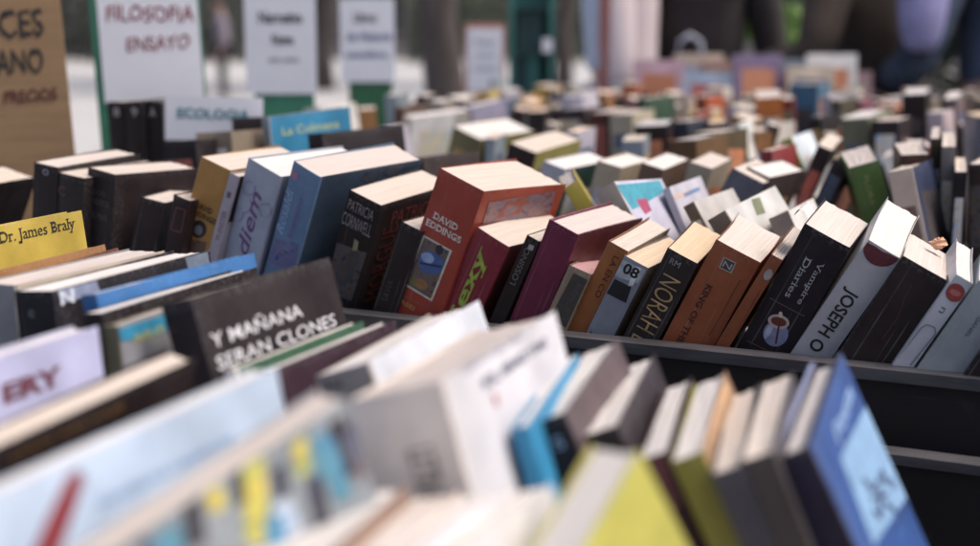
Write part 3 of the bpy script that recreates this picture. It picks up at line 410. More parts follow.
DECALS = {
'M1': [('T', 'spine', 'o', 0.0002, 0.19617, 0, 0.00651, 0.00544, '9a95a0', 0.0, 0, 'spine_lettering')],
'M2': [('T', 'spine', 'C', -0.00858, 0.17822, 0, 0.00865, 0.00806, '6d3538', 0.0, 0, 'spine_lettering')],
'M3': [('T', 'spine', 'LOS', -0.00103, 0.17575, 0, 0.01373, 0.00447, '55494c', 0.0, 0, 'spine_lettering'), ('T', 'spine', 'SENDEROS', -0.0008, 0.16738, 0, 0.02489, 0.00542, '5a4e50', 0.0, 0, 'spine_lettering'), ('T', 'spine', 'DEL MAR', -0.00136, 0.15524, 0, 0.02366, 0.00546, '5a5052', 0.0, 0, 'spine_lettering')],
'M5': [('P', 'spine', [(-0.00374, 0.17346), (-0.00354, 0.17463), (0.00631, 0.17533), (0.00611, 0.17417)], '6b2b2b', 'picture_frame'), ('P', 'spine', [(0.00553, 0.17465), (0.00689, 0.17486), (0.00579, 0.15481), (0.00443, 0.15459)], '6b2b2b', 'picture_frame'), ('P', 'spine', [(0.00519, 0.15528), (0.00503, 0.15411), (-0.00592, 0.15295), (-0.00576, 0.15413)], '6b2b2b', 'picture_frame'), ('P', 'spine', [(-0.00516, 0.15363), (-0.00653, 0.15346), (-0.00432, 0.17396), (-0.00296, 0.17413)], '6b2b2b', 'picture_frame')],
'M6': [('T', 'spine', 'DAVID', 0.00033, 0.1755, 0, 0.01812, 0.00501, '2b1c12', 0.02, 0, 'spine_lettering'), ('T', 'spine', 'EDDINGS', 0.00129, 0.16856, 0, 0.02662, 0.00502, '2b1c12', 0.02, 0, 'spine_lettering'), ('P', 'spine', [(0.00793, 0.15938), (0.00823, 0.15666), (0.00756, 0.15385), (0.006, 0.1513), (0.00373, 0.14931), (0.00104, 0.14813), (-0.00177, 0.1479), (-0.00434, 0.14865), (-0.00636, 0.1503), (-0.00759, 0.15263), (-0.00788, 0.15538), (-0.00719, 0.15819), (-0.00561, 0.16074), (-0.00334, 0.16272), (-0.00064, 0.16388), (0.00215, 0.16409), (0.0047, 0.16334), (0.00671, 0.1617)], '2a2426', 'cover_picture'), ('P', 'spine', [(0.00432, 0.15688), (0.00451, 0.15538), (0.00421, 0.15385), (0.00345, 0.15248), (0.00233, 0.15144), (0.00098, 0.15085), (-0.00043, 0.15078), (-0.00174, 0.15125), (-0.00279, 0.1522), (-0.00345, 0.15351), (-0.00363, 0.15502), (-0.00333, 0.15655), (-0.00257, 0.15791), (-0.00145, 0.15895), (-0.0001, 0.15954), (0.00131, 0.1596), (0.00262, 0.15913), (0.00366, 0.15819)], '77757c', 'cover_emblem'), ('P', 'spine', [(-0.00831, 0.14391), (0.01115, 0.14871), (0.01126, 0.1338), (-0.00926, 0.12842)], '4b3320', 'cover_picture')],
'M7': [('T', 'spine', 'W.ENSTER', 0.00088, 0.16417, 90, 0.02713, 0.00461, '8c4f63', 0.0, 0, 'spine_lettering'), ('T', 'spine', '1', 0.0003, 0.19215, 90, 0.00518, 0.00397, '73505a', 0.0, 0, 'spine_lettering')],
'M8': [('T', 'spine', 'diem', -0.00134, 0.1638, 90, 0.05669, 0.01391, '6d3f80', 0.01, 0.25, 'spine_lettering'), ('P', 'spine', [(-0.00508, 0.18039), (-0.00358, 0.18088), (-0.00326, 0.1774), (-0.00476, 0.17691)], '9a8fb6', 'cover_emblem'), ('P', 'spine', [(-0.00473, 0.17713), (-0.00329, 0.17717), (-0.00444, 0.17353), (-0.00589, 0.17349)], '9a8fb6', 'cover_emblem'), ('P', 'spine', [(-0.00576, 0.17374), (-0.00458, 0.17328), (-0.00704, 0.17003), (-0.00823, 0.17049)], '9a8fb6', 'cover_emblem'), ('P', 'spine', [(-0.00798, 0.17073), (-0.0073, 0.16979), (-0.01071, 0.16743), (-0.0114, 0.16836)], '9a8fb6', 'cover_emblem'), ('P', 'spine', [(-0.01459, 0.16745), (-0.01521, 0.16613), (-0.01879, 0.16645), (-0.01828, 0.16777)], '9a8fb6', 'cover_emblem'), ('P', 'spine', [(-0.01803, 0.1677), (-0.01879, 0.16652), (-0.01879, 0.16823), (-0.01879, 0.16941)], '9a8fb6', 'cover_emblem'), ('P', 'spine', [(-0.01879, 0.16927), (-0.01879, 0.16838), (-0.01879, 0.17122), (-0.01879, 0.1721)], '9a8fb6', 'cover_emblem'), ('P', 'spine', [(-0.01879, 0.17191), (-0.01879, 0.17141), (-0.01879, 0.17493), (-0.01879, 0.17543)], '9a8fb6', 'cover_emblem'), ('P', 'spine', [(-0.01879, 0.17862), (-0.01879, 0.17908), (-0.01879, 0.18232), (-0.01879, 0.18186)], '9a8fb6', 'cover_emblem'), ('P', 'spine', [(-0.01879, 0.18163), (-0.01879, 0.18256), (-0.01681, 0.18489), (-0.01613, 0.18396)], '9a8fb6', 'cover_emblem'), ('P', 'spine', [(-0.01646, 0.1838), (-0.01649, 0.18504), (-0.01266, 0.18611), (-0.01263, 0.18487)], '9a8fb6', 'cover_emblem'), ('P', 'spine', [(-0.01295, 0.18484), (-0.01234, 0.18614), (-0.0087, 0.18579), (-0.0093, 0.1845)], '9a8fb6', 'cover_emblem'), ('P', 'spine', [(-0.00677, 0.18301), (-0.00539, 0.18387), (-0.00364, 0.18107), (-0.00502, 0.1802)], '9a8fb6', 'cover_emblem'), ('P', 'spine', [(-0.00484, 0.19421), (-0.00334, 0.19469), (-0.00313, 0.19239), (-0.00462, 0.1919)], '9a8fb6', 'cover_emblem'), ('P', 'spine', [(-0.00459, 0.19213), (-0.00315, 0.19216), (-0.00392, 0.18976), (-0.00536, 0.18973)], '9a8fb6', 'cover_emblem'), ('P', 'spine', [(-0.00523, 0.18998), (-0.00405, 0.18952), (-0.00569, 0.18739), (-0.00687, 0.18785)], '9a8fb6', 'cover_emblem'), ('P', 'spine', [(-0.00662, 0.18808), (-0.00594, 0.18715), (-0.0082, 0.18561), (-0.00888, 0.18654)], '9a8fb6', 'cover_emblem'), ('P', 'spine', [(-0.01078, 0.18602), (-0.01138, 0.18472), (-0.01381, 0.18495), (-0.01321, 0.18625)], '9a8fb6', 'cover_emblem'), ('P', 'spine', [(-0.01297, 0.18617), (-0.01406, 0.18502), (-0.01601, 0.18616), (-0.01492, 0.18731)], '9a8fb6', 'cover_emblem'), ('P', 'spine', [(-0.01477, 0.18717), (-0.01616, 0.1863), (-0.01733, 0.18818), (-0.01594, 0.18904)], '9a8fb6', 'cover_emblem'), ('P', 'spine', [(-0.01587, 0.18885), (-0.01739, 0.18837), (-0.0176, 0.19069), (-0.01608, 0.19117)], '9a8fb6', 'cover_emblem'), ('P', 'spine', [(-0.01546, 0.1931), (-0.01665, 0.19357), (-0.01499, 0.1957), (-0.01381, 0.19523)], '9a8fb6', 'cover_emblem'), ('P', 'spine', [(-0.01406, 0.195), (-0.01474, 0.19593), (-0.01247, 0.19745), (-0.01179, 0.19653)], '9a8fb6', 'cover_emblem'), ('P', 'spine', [(-0.01212, 0.19637), (-0.01215, 0.1976), (-0.00961, 0.19829), (-0.00959, 0.19707)], '9a8fb6', 'cover_emblem'), ('P', 'spine', [(-0.0099, 0.19704), (-0.0093, 0.19832), (-0.00689, 0.19808), (-0.00748, 0.1968)], '9a8fb6', 'cover_emblem'), ('P', 'spine', [(-0.00594, 0.19588), (-0.00457, 0.19673), (-0.0034, 0.19487), (-0.00477, 0.19402)], '9a8fb6', 'cover_emblem'), ('P', 'spine', [(-0.01059, 0.16763), (-0.00907, 0.16813), (-0.00886, 0.16579), (-0.01038, 0.16528)], '9a8fb6', 'cover_emblem'), ('P', 'spine', [(-0.01035, 0.16551), (-0.00889, 0.16556), (-0.00967, 0.1631), (-0.01113, 0.16305)], '9a8fb6', 'cover_emblem'), ('P', 'spine', [(-0.011, 0.16331), (-0.0098, 0.16285), (-0.01147, 0.16066), (-0.01266, 0.16112)], '9a8fb6', 'cover_emblem'), ('P', 'spine', [(-0.01241, 0.16136), (-0.01172, 0.16042), (-0.01401, 0.15882), (-0.0147, 0.15976)], '9a8fb6', 'cover_emblem'), ('P', 'spine', [(-0.01663, 0.1592), (-0.01724, 0.15787), (-0.01879, 0.15808), (-0.01879, 0.15941)], '9a8fb6', 'cover_emblem'), ('P', 'spine', [(-0.01879, 0.15934), (-0.01879, 0.15815), (-0.01879, 0.15929), (-0.01879, 0.16048)], '9a8fb6', 'cover_emblem'), ('P', 'spine', [(-0.01879, 0.16034), (-0.01879, 0.15944), (-0.01879, 0.16134), (-0.01879, 0.16223)], '9a8fb6', 'cover_emblem'), ('P', 'spine', [(-0.01879, 0.16204), (-0.01879, 0.16153), (-0.01879, 0.16389), (-0.01879, 0.16441)], '9a8fb6', 'cover_emblem'), ('P', 'spine', [(-0.01879, 0.16638), (-0.01879, 0.16685), (-0.01879, 0.16903), (-0.01879, 0.16857)], '9a8fb6', 'cover_emblem'), ('P', 'spine', [(-0.01879, 0.16833), (-0.01879, 0.16927), (-0.01833, 0.17085), (-0.01764, 0.16992)], '9a8fb6', 'cover_emblem'), ('P', 'spine', [(-0.01797, 0.16976), (-0.01799, 0.17101), (-0.01543, 0.17175), (-0.0154, 0.17049)], '9a8fb6', 'cover_emblem'), ('P', 'spine', [(-0.01572, 0.17046), (-0.01511, 0.17178), (-0.01266, 0.17156), (-0.01327, 0.17024)], '9a8fb6', 'cover_emblem'), ('P', 'spine', [(-0.0117, 0.16932), (-0.01031, 0.17021), (-0.00914, 0.16832), (-0.01053, 0.16744)], '9a8fb6', 'cover_emblem'), ('P', 'spine', [(0.01738, 0.18466), (0.01879, 0.18515), (0.01879, 0.18285), (0.01761, 0.18237)], '9a8fb6', 'cover_emblem'), ('P', 'spine', [(0.01764, 0.18259), (0.01879, 0.18263), (0.01832, 0.18024), (0.0169, 0.1802)], '9a8fb6', 'cover_emblem'), ('P', 'spine', [(0.01703, 0.18045), (0.01819, 0.17999), (0.01659, 0.17786), (0.01543, 0.17831)], '9a8fb6', 'cover_emblem'), ('P', 'spine', [(0.01567, 0.17855), (0.01635, 0.17762), (0.01414, 0.17608), (0.01346, 0.177)], '9a8fb6', 'cover_emblem'), ('P', 'spine', [(0.01159, 0.17647), (0.01101, 0.17517), (0.00861, 0.17539), (0.0092, 0.17669)], '9a8fb6', 'cover_emblem'), ('P', 'spine', [(0.00943, 0.17662), (0.00837, 0.17547), (0.00644, 0.1766), (0.0075, 0.17775)], '9a8fb6', 'cover_emblem'), ('P', 'spine', [(0.00765, 0.17761), (0.00629, 0.17674), (0.00513, 0.1786), (0.00649, 0.17947)], '9a8fb6', 'cover_emblem'), ('P', 'spine', [(0.00655, 0.17928), (0.00506, 0.17879), (0.00484, 0.1811), (0.00633, 0.18159)], '9a8fb6', 'cover_emblem'), ('P', 'spine', [(0.00693, 0.18352), (0.00576, 0.18398), (0.00737, 0.18611), (0.00854, 0.18565)], '9a8fb6', 'cover_emblem'), ('P', 'spine', [(0.00829, 0.18542), (0.00761, 0.18634), (0.00984, 0.18787), (0.01051, 0.18695)], '9a8fb6', 'cover_emblem'), ('P', 'spine', [(0.01019, 0.1868), (0.01016, 0.18802), (0.01265, 0.18872), (0.01268, 0.1875)], '9a8fb6', 'cover_emblem'), ('P', 'spine', [(0.01237, 0.18747), (0.01296, 0.18875), (0.01534, 0.18852), (0.01476, 0.18724)], '9a8fb6', 'cover_emblem'), ('P', 'spine', [(0.01629, 0.18633), (0.01763, 0.18718), (0.01879, 0.18533), (0.01745, 0.18448)], '9a8fb6', 'cover_emblem')],
'M9': [('T', 'spine', 'Rosaldi', -0.01031, 0.17765, 90, 0.04162, 0.00807, '8fb4dc', 0.0, 0.3, 'spine_lettering'), ('T', 'spine', 'Verano', 0.00152, 0.17837, 90, 0.03676, 0.006, '7a5aa0', 0.0, 0.3, 'spine_lettering'), ('P', 'spine', [(-0.00628, 0.21242), (-0.00608, 0.2111), (-0.00637, 0.2097), (-0.00711, 0.20839), (-0.00821, 0.20733), (-0.00955, 0.20665), (-0.01095, 0.20643), (-0.01226, 0.2067), (-0.01331, 0.20742), (-0.01397, 0.20851), (-0.01416, 0.20984), (-0.01387, 0.21125), (-0.01312, 0.21255), (-0.01202, 0.21361), (-0.01068, 0.21428), (-0.00928, 0.2145), (-0.00798, 0.21423), (-0.00694, 0.21351)], '94688c', 'cover_emblem'), ('P', 'spine', [(-0.01349, 0.15127), (0.01153, 0.15919), (0.01443, 0.13572), (-0.01244, 0.12796)], '4a4f78', 'cover_picture'), ('P', 'right', [(0.05247, 0.21284), (0.05781, 0.2186), (0.0686, 0.21803), (0.07749, 0.21301), (0.06972, 0.20939), (0.06255, 0.20762)], '2c3340', 'cover_picture'), ('P', 'right', [(0.08235, 0.21422), (0.0864, 0.2203), (0.0967, 0.2207), (0.10701, 0.2175), (0.10342, 0.21318), (0.09245, 0.20992)], '2f3744', 'cover_picture'), ('P', 'spine', [(0.00755, 0.15319), (0.00682, 0.15103), (0.00483, 0.14891), (0.00197, 0.14726), (-0.00119, 0.1464), (-0.00402, 0.14652), (-0.00596, 0.14758), (-0.00661, 0.14938), (-0.00586, 0.15156), (-0.00385, 0.15368), (-0.00098, 0.15532), (0.00217, 0.15616), (0.00498, 0.15604), (0.0069, 0.15498)], '6b6fa0', 'cover_emblem')],
'M10': [('T', 'spine', 'PATRICIA', -0.00117, 0.18293, 0, 0.02478, 0.00876, 'a29ba0', -0.01, 0, 'spine_lettering'), ('T', 'spine', 'CORNWELL', -0.00167, 0.16996, 0, 0.02879, 0.01061, 'a29ba0', -0.01, 0, 'spine_lettering'), ('P', 'spine', [(-0.0153, 0.14732), (0.01365, 0.1516), (0.01148, 0.10625), (-0.0153, 0.10194)], '2f2b2d', 'cover_picture'), ('P', 'spine', [(-0.00033, 0.1577), (0.00393, 0.15698), (0.00557, 0.13861), (0.00352, 0.1321), (0.00046, 0.14532)], '8d8467', 'cover_emblem'), ('P', 'spine', [(0.00741, 0.12705), (0.00593, 0.12184), (0.00311, 0.11749), (-0.00051, 0.11487), (-0.00421, 0.11452), (-0.00724, 0.11651), (-0.00899, 0.12045), (-0.00912, 0.12554), (-0.00761, 0.13076), (-0.00476, 0.13507), (-0.00116, 0.13764), (0.0025, 0.13796), (0.0055, 0.13598), (0.00725, 0.13209)], '3d3f49', 'cover_emblem'), ('T', 'right', 'PATRICIA', 0.0561, 0.17869, 0, 0.07006, 0.013, '7d3a34', -0.005, 0, 'cover_lettering'), ('T', 'right', 'MORGUE', 0.0232, 0.13758, 90, 0.0687, 0.02287, '632e2a', -0.005, 0, 'cover_lettering'), ('P', 'spine', [(0.00832, 0.14197), (0.00768, 0.1384), (0.00607, 0.13533), (0.00382, 0.13337), (0.00136, 0.13291), (-0.00081, 0.13405), (-0.00226, 0.13656), (-0.0027, 0.13994), (-0.00205, 0.14352), (-0.00043, 0.14657), (0.00182, 0.14851), (0.00427, 0.14895), (0.00642, 0.14781), (0.00787, 0.14532)], '43403f', 'cover_emblem'), ('P', 'spine', [(-0.00867, 0.13177), (-0.00251, 0.13841), (0.00016, 0.12307), (-0.00683, 0.1122)], '4d4446', 'cover_emblem')],
'M11': [('T', 'spine', 'SAVIA', -0.00269, 0.11668, 90, 0.01823, 0.00566, '4b4648', -0.01, 0, 'spine_lettering')],
'M12': [('T', 'spine', 'DAVID', -0.00188, 0.17255, 0, 0.02402, 0.00543, 'e6dccf', 0.015, 0, 'spine_lettering'), ('T', 'spine', 'EDDINGS', -0.00102, 0.16479, 0, 0.0348, 0.00544, 'e6dccf', 0.015, 0, 'spine_lettering'), ('P', 'spine', [(-0.01655, 0.1539), (0.01199, 0.15401), (0.01004, 0.10855), (-0.01926, 0.10866)], 'd8cfc0', 'picture_frame'), ('P', 'spine', [(-0.01497, 0.1525), (0.01008, 0.15263), (0.00845, 0.10995), (-0.01732, 0.11028)], '4a3f3d', 'cover_picture'), ('P', 'spine', [(0.00906, 0.13663), (0.00818, 0.13401), (0.00644, 0.13158), (0.00399, 0.12953), (0.00102, 0.12803), (-0.00223, 0.1272), (-0.0055, 0.12712), (-0.00852, 0.12779), (-0.01104, 0.12916), (-0.01285, 0.13112), (-0.0138, 0.13351), (-0.01382, 0.13613), (-0.0129, 0.13876), (-0.01113, 0.1412), (-0.00865, 0.14323), (-0.00566, 0.14471), (-0.00242, 0.1455), (0.00082, 0.14556), (0.0038, 0.14488), (0.00629, 0.14352), (0.00807, 0.14158), (0.00902, 0.13922)], '3c5f9f', 'cover_emblem'), ('P', 'spine', [(-0.00018, 0.1389), (-0.00079, 0.13745), (-0.00207, 0.13616), (-0.00387, 0.13518), (-0.00597, 0.13464), (-0.00812, 0.13459), (-0.01005, 0.13505), (-0.01154, 0.13595), (-0.0124, 0.1372), (-0.01253, 0.13864), (-0.01191, 0.1401), (-0.01062, 0.14139), (-0.00881, 0.14236), (-0.00671, 0.1429), (-0.00457, 0.14294), (-0.00265, 0.14248), (-0.00117, 0.14157), (-0.00031, 0.14033)], '8fa9d6', 'cover_emblem'), ('P', 'spine', [(-0.01147, 0.13092), (-0.01175, 0.13252), (0.00791, 0.13887), (0.0082, 0.13729)], '1c2a50', 'cover_emblem'), ('P', 'spine', [(0.00466, 0.15125), (0.00497, 0.14991), (0.00484, 0.14854), (0.00429, 0.14729), (0.00338, 0.14632), (0.00222, 0.14574), (0.00095, 0.14563), (-0.00027, 0.146), (-0.0013, 0.1468), (-0.002, 0.14795), (-0.00231, 0.14929), (-0.00218, 0.15067), (-0.00162, 0.15192), (-0.00071, 0.15289), (0.00045, 0.15346), (0.00172, 0.15357), (0.00293, 0.15319), (0.00395, 0.15239)], '1f2438', 'cover_emblem'), ('P', 'spine', [(0.0026, 0.11688), (0.00159, 0.11501), (-0.00061, 0.11346), (-0.00359, 0.11255), (-0.00676, 0.11245), (-0.00947, 0.11319), (-0.0112, 0.11462), (-0.01159, 0.11647), (-0.01057, 0.11835), (-0.00834, 0.11989), (-0.00536, 0.1208), (-0.00221, 0.12088), (0.00049, 0.12014), (0.0022, 0.11871)], '9a6b3e', 'cover_emblem'), ('P', 'spine', [(-0.00877, 0.11716), (-0.00856, 0.11604), (-0.00879, 0.11485), (-0.00943, 0.11372), (-0.0104, 0.1128), (-0.01158, 0.1122), (-0.01284, 0.11198), (-0.01402, 0.11218), (-0.01498, 0.11277), (-0.01559, 0.11368), (-0.0158, 0.1148), (-0.01556, 0.11599), (-0.01492, 0.11712), (-0.01395, 0.11804), (-0.01276, 0.11864), (-0.01151, 0.11885), (-0.01034, 0.11865), (-0.00939, 0.11807)], '6b6f35', 'cover_emblem'), ('T', 'spine', 'El lago de oro', -0.00936, 0.10072, 0, 0.02041, 0.0026, 'a8623f', 0.0, 0, 'spine_lettering'), ('T', 'spine', 'ASEI', -0.00975, 0.09532, 0, 0.01481, 0.0038, 'c98b3c', 0.02, 0, 'spine_lettering'), ('P', 'spine', [(-0.01804, 0.0953), (-0.01809, 0.0943), (-0.01888, 0.0935), (-0.01993, 0.09335), (-0.02063, 0.09395), (-0.02057, 0.09494), (-0.01978, 0.09575), (-0.01874, 0.09589)], 'd9c07a', 'cover_emblem'), ('P', 'right', [(0.01156, 0.19867), (0.10797, 0.20306), (0.11048, 0.18265), (0.01276, 0.17801)], '6d5056', 'cover_picture'), ('P', 'right', [(0.03771, 0.19812), (0.07495, 0.20206), (0.06196, 0.18538), (0.02731, 0.18346)], '9a5040', 'cover_emblem')],
'M13': [('T', 'spine', 'Sexy', -0.00156, 0.12768, 90, 0.06821, 0.01442, 'a0b832', 0.02, 0, 'spine_lettering')],
'M14': [('T', 'spine', 'LOSSINO', -0.00051, 0.15172, 90, 0.0316, 0.00478, '77706a', 0, 0, 'spine_lettering'), ('P', 'spine', [(-0.00095, 0.17098), (0.00332, 0.17153), (0.00343, 0.16729), (-0.00085, 0.16674)], 'a09a96', 'cover_emblem')],
'M16': [('P', 'spine', [(-0.00357, 0.14033), (0.00812, 0.13991), (0.00801, 0.10036), (-0.0059, 0.09969)], '3d3833', 'spine_label'), ('T', 'spine', 'MEMORIA', 0.00326, 0.11878, -90, 0.03174, 0.00451, '4c463f', 0.0, 0, 'spine_lettering')],
'M17': [('T', 'spine', 'LA EN CO', 0.002, 0.15124, -90, 0.03559, 0.00412, '5a2b12', 0.01, 0, 'spine_lettering')],
'M18': [('P', 'spine', [(-0.00952, 0.15881), (0.0088, 0.16018), (0.0086, 0.14837), (-0.00952, 0.14521)], 'aeb0b2', 'spine_label'), ('T', 'spine', '08', -0.00021, 0.15446, 0, 0.01225, 0.00831, '1f1d1e', 0.03, 0, 'spine_lettering'), ('P', 'spine', [(-0.00841, 0.14327), (0.00538, 0.14366), (0.00714, 0.1311), (-0.0092, 0.13055)], '211f20', 'cover_emblem'), ('P', 'spine', [(0.00155, 0.15958), (0.00552, 0.16006), (0.00591, 0.14521), (0.00256, 0.14337)], 'd8d6d4', 'cover_emblem'), ('T', 'spine', 'b', -0.00548, 0.09716, 0, 0.00322, 0.00389, '2a2828', 0.0, 0, 'spine_lettering')],
'M19': [('T', 'spine', 'NORAH L', 0.00041, 0.12653, -90, 0.05612, 0.01426, 'b08d58', -0.005, 0, 'spine_lettering'), ('T', 'spine', 'RM', -0.00242, 0.16491, 0, 0.00794, 0.00442, '8f8a86', 0.0, 0, 'spine_lettering')],
'M20': [('T', 'spine', 'KING OF THE', -0.00565, 0.11871, -90, 0.04942, 0.00461, '3f1e10', 0.01, 0, 'spine_lettering'), ('P', 'spine', [(-0.00693, 0.16584), (0.00304, 0.16643), (0.00353, 0.15771), (-0.00615, 0.15727)], 'a79a8c', 'picture_frame'), ('P', 'spine', [(-0.00583, 0.16523), (0.00228, 0.1656), (0.00242, 0.15833), (-0.00551, 0.15804)], '1f1b1c', 'cover_picture'), ('T', 'spine', 'N', -0.00162, 0.16162, 0, 0.00608, 0.00433, 'b9b0a8', 0.0, 0, 'spine_lettering'), ('P', 'spine', [(0.01084, 0.15663), (0.01153, 0.15663), (0.01136, 0.10988), (0.01066, 0.10988)], '6b3418', 'cover_emblem')],
'M21': [('P', 'spine', [(0.00395, 0.16825), (0.00387, 0.1666), (0.00339, 0.16517), (0.00258, 0.16418), (0.00157, 0.16378), (0.0005, 0.16403), (-0.00045, 0.16489), (-0.00114, 0.16624), (-0.00148, 0.16786), (-0.00139, 0.16951), (-0.00091, 0.17093), (-0.0001, 0.17192), (0.00091, 0.17231), (0.00197, 0.17206), (0.00292, 0.1712), (0.00362, 0.16987)], '9a938e', 'cover_emblem'), ('P', 'spine', [(0.00203, 0.15623), (0.00258, 0.15625), (0.00406, 0.11847), (0.00383, 0.11844)], '6d3417', 'cover_emblem'), ('P', 'spine', [(0.00406, 0.15649), (0.00406, 0.15651), (0.00406, 0.11874), (0.00406, 0.11872)], '6d3417', 'cover_emblem'), ('P', 'spine', [(0.00406, 0.15674), (0.00406, 0.15676), (0.00406, 0.11902), (0.00406, 0.11899)], '6d3417', 'cover_emblem')],
'M22': [('T', 'spine', 'Vampire', 0.005, 0.15727, -90, 0.0337, 0.00506, 'a8a4a6', 0, 0, 'spine_lettering'), ('T', 'spine', 'Diaries', -0.0036, 0.1567, -90, 0.03213, 0.00475, 'a8a4a6', 0, 0, 'spine_lettering'), ('P', 'spine', [(0.00998, 0.11476), (0.00998, 0.11228), (0.00941, 0.1099), (0.00829, 0.10776), (0.0067, 0.10603), (0.00476, 0.10481), (0.00258, 0.10419), (0.00033, 0.10423), (-0.00185, 0.1049), (-0.0038, 0.10618), (-0.00539, 0.10797), (-0.00651, 0.11015), (-0.00708, 0.11256), (-0.00707, 0.11505), (-0.00648, 0.11743), (-0.00535, 0.11956), (-0.00375, 0.12128), (-0.00181, 0.12248), (0.00036, 0.12307), (0.00259, 0.12303), (0.00475, 0.12235), (0.00669, 0.12109), (0.00827, 0.11931), (0.00939, 0.11716)], '7a80a0', 'cover_picture'), ('P', 'spine', [(-0.00167, 0.11307), (-0.00177, 0.11054), (-0.00218, 0.10838), (-0.00282, 0.10693), (-0.0036, 0.10641), (-0.0044, 0.1069), (-0.0051, 0.10832), (-0.0056, 0.11045), (-0.00581, 0.11297), (-0.0057, 0.1155), (-0.0053, 0.11764), (-0.00466, 0.11908), (-0.00388, 0.1196), (-0.00308, 0.11911), (-0.00238, 0.1177), (-0.00189, 0.11558)], 'a7abc2', 'cover_emblem'), ('P', 'spine', [(0.00637, 0.12446), (0.00642, 0.12285), (0.00576, 0.12118), (0.00445, 0.11962), (0.00261, 0.11833), (0.00042, 0.11743), (-0.00189, 0.11701), (-0.00411, 0.11711), (-0.00601, 0.11773), (-0.00741, 0.1188), (-0.00816, 0.12022), (-0.0082, 0.12184), (-0.00753, 0.12352), (-0.0062, 0.12507), (-0.00436, 0.12636), (-0.00217, 0.12725), (0.00013, 0.12766), (0.00233, 0.12755), (0.00422, 0.12694), (0.00562, 0.12587)], 'b9a29a', 'cover_emblem'), ('P', 'spine', [(0.0044, 0.12389), (0.00437, 0.12272), (0.00371, 0.1215), (0.00249, 0.12039), (0.00087, 0.11951), (-0.00097, 0.11897), (-0.0028, 0.11884), (-0.0044, 0.11913), (-0.00557, 0.11981), (-0.00617, 0.1208), (-0.00614, 0.12198), (-0.00547, 0.12319), (-0.00424, 0.12431), (-0.00262, 0.12518), (-0.00078, 0.12572), (0.00104, 0.12585), (0.00263, 0.12555), (0.00379, 0.12487)], '6d2a1c', 'cover_emblem'), ('P', 'spine', [(-0.00093, 0.12247), (0.00036, 0.12295), (0.00557, 0.10755), (0.00427, 0.10706)], '5c2320', 'cover_emblem'), ('P', 'spine', [(-0.0009, 0.1282), (-0.00062, 0.12751), (-0.00052, 0.12682), (-0.00061, 0.1262), (-0.00087, 0.12574), (-0.00128, 0.12549), (-0.00179, 0.12549), (-0.00234, 0.12572), (-0.00285, 0.12616), (-0.00328, 0.12676), (-0.00356, 0.12745), (-0.00366, 0.12815), (-0.00357, 0.12876), (-0.00331, 0.12922), (-0.0029, 0.12947), (-0.00239, 0.12948), (-0.00184, 0.12924), (-0.00133, 0.1288)], 'd9c7b4', 'cover_emblem'), ('P', 'spine', [(-0.01427, 0.13361), (-0.01429, 0.13426), (0.01274, 0.1351), (0.01276, 0.13446)], '5b4454', 'cover_emblem'), ('P', 'spine', [(-0.01349, 0.0982), (-0.01354, 0.09887), (0.00563, 0.10043), (0.00568, 0.09977)], '5b4038', 'cover_emblem')],
'M23': [('T', 'spine', 'JOSEPH O', -0.00213, 0.13282, -90, 0.05152, 0.01199, '2b2727', 0.02, 0, 'spine_lettering'), ('P', 'spine', [(-0.01183, 0.1922), (0.01066, 0.19358), (0.01087, 0.19156), (0.00982, 0.1884), (0.00788, 0.18548), (0.00483, 0.18307), (0.00123, 0.18154), (-0.00239, 0.18125), (-0.00583, 0.1819), (-0.0082, 0.18326), (-0.01047, 0.18509), (-0.01183, 0.18745)], '6d2a33', 'cover_emblem')],
'M25': [('P', 'spine', [(0.00499, 0.17133), (0.00551, 0.16971), (0.00551, 0.16796), (0.00551, 0.16624), (0.00517, 0.16468), (0.0041, 0.1634), (0.0027, 0.16252), (0.00109, 0.1621), (-0.0006, 0.16218), (-0.00224, 0.16275), (-0.00368, 0.16377), (-0.00482, 0.16515), (-0.00551, 0.16678), (-0.00551, 0.16853), (-0.00551, 0.17025), (-0.00497, 0.17181), (-0.0039, 0.17308), (-0.0025, 0.17395), (-0.0009, 0.17436), (0.00079, 0.17428), (0.00242, 0.17371), (0.00385, 0.1727)], '9a3a33', 'cover_emblem'), ('P', 'spine', [(0.00377, 0.16873), (0.00356, 0.16785), (0.00267, 0.16704), (0.00127, 0.16647), (-0.00037, 0.16625), (-0.00191, 0.16643), (-0.00306, 0.16697), (-0.00358, 0.16776), (-0.00337, 0.16865), (-0.00248, 0.16945), (-0.00108, 0.17002), (0.00056, 0.17023), (0.0021, 0.17006), (0.00324, 0.16952)], 'b8635a', 'cover_emblem'), ('T', 'spine', 'n', -8e-05, 0.15406, -90, 0.00415, 0.00313, '5b6070', 0.0, 0, 'spine_lettering'), ('P', 'spine', [(-0.00268, 0.14043), (-0.00286, 0.14121), (0.00238, 0.14218), (0.00255, 0.14139)], '77707c', 'cover_emblem'), ('P', 'spine', [(0.00219, 0.14153), (0.00274, 0.14204), (0.00539, 0.13895), (0.00484, 0.13844)], '77707c', 'cover_emblem'), ('P', 'spine', [(0.00474, 0.13875), (0.00549, 0.13864), (0.00383, 0.11169), (0.00307, 0.1118)], '77707c', 'cover_emblem'), ('P', 'spine', [(-0.00312, 0.14099), (-0.00242, 0.14065), (-0.00414, 0.13634), (-0.00485, 0.13669)], '77707c', 'cover_emblem'), ('P', 'spine', [(-0.00487, 0.13656), (-0.00412, 0.13647), (-0.00551, 0.10884), (-0.00551, 0.10894)], '77707c', 'cover_emblem')],
'M26': [('T', 'spine', 'DANIEL', 0.00091, 0.14049, -90, 0.0152, 0.00259, '4b5154', 0.0, 0, 'spine_lettering')],
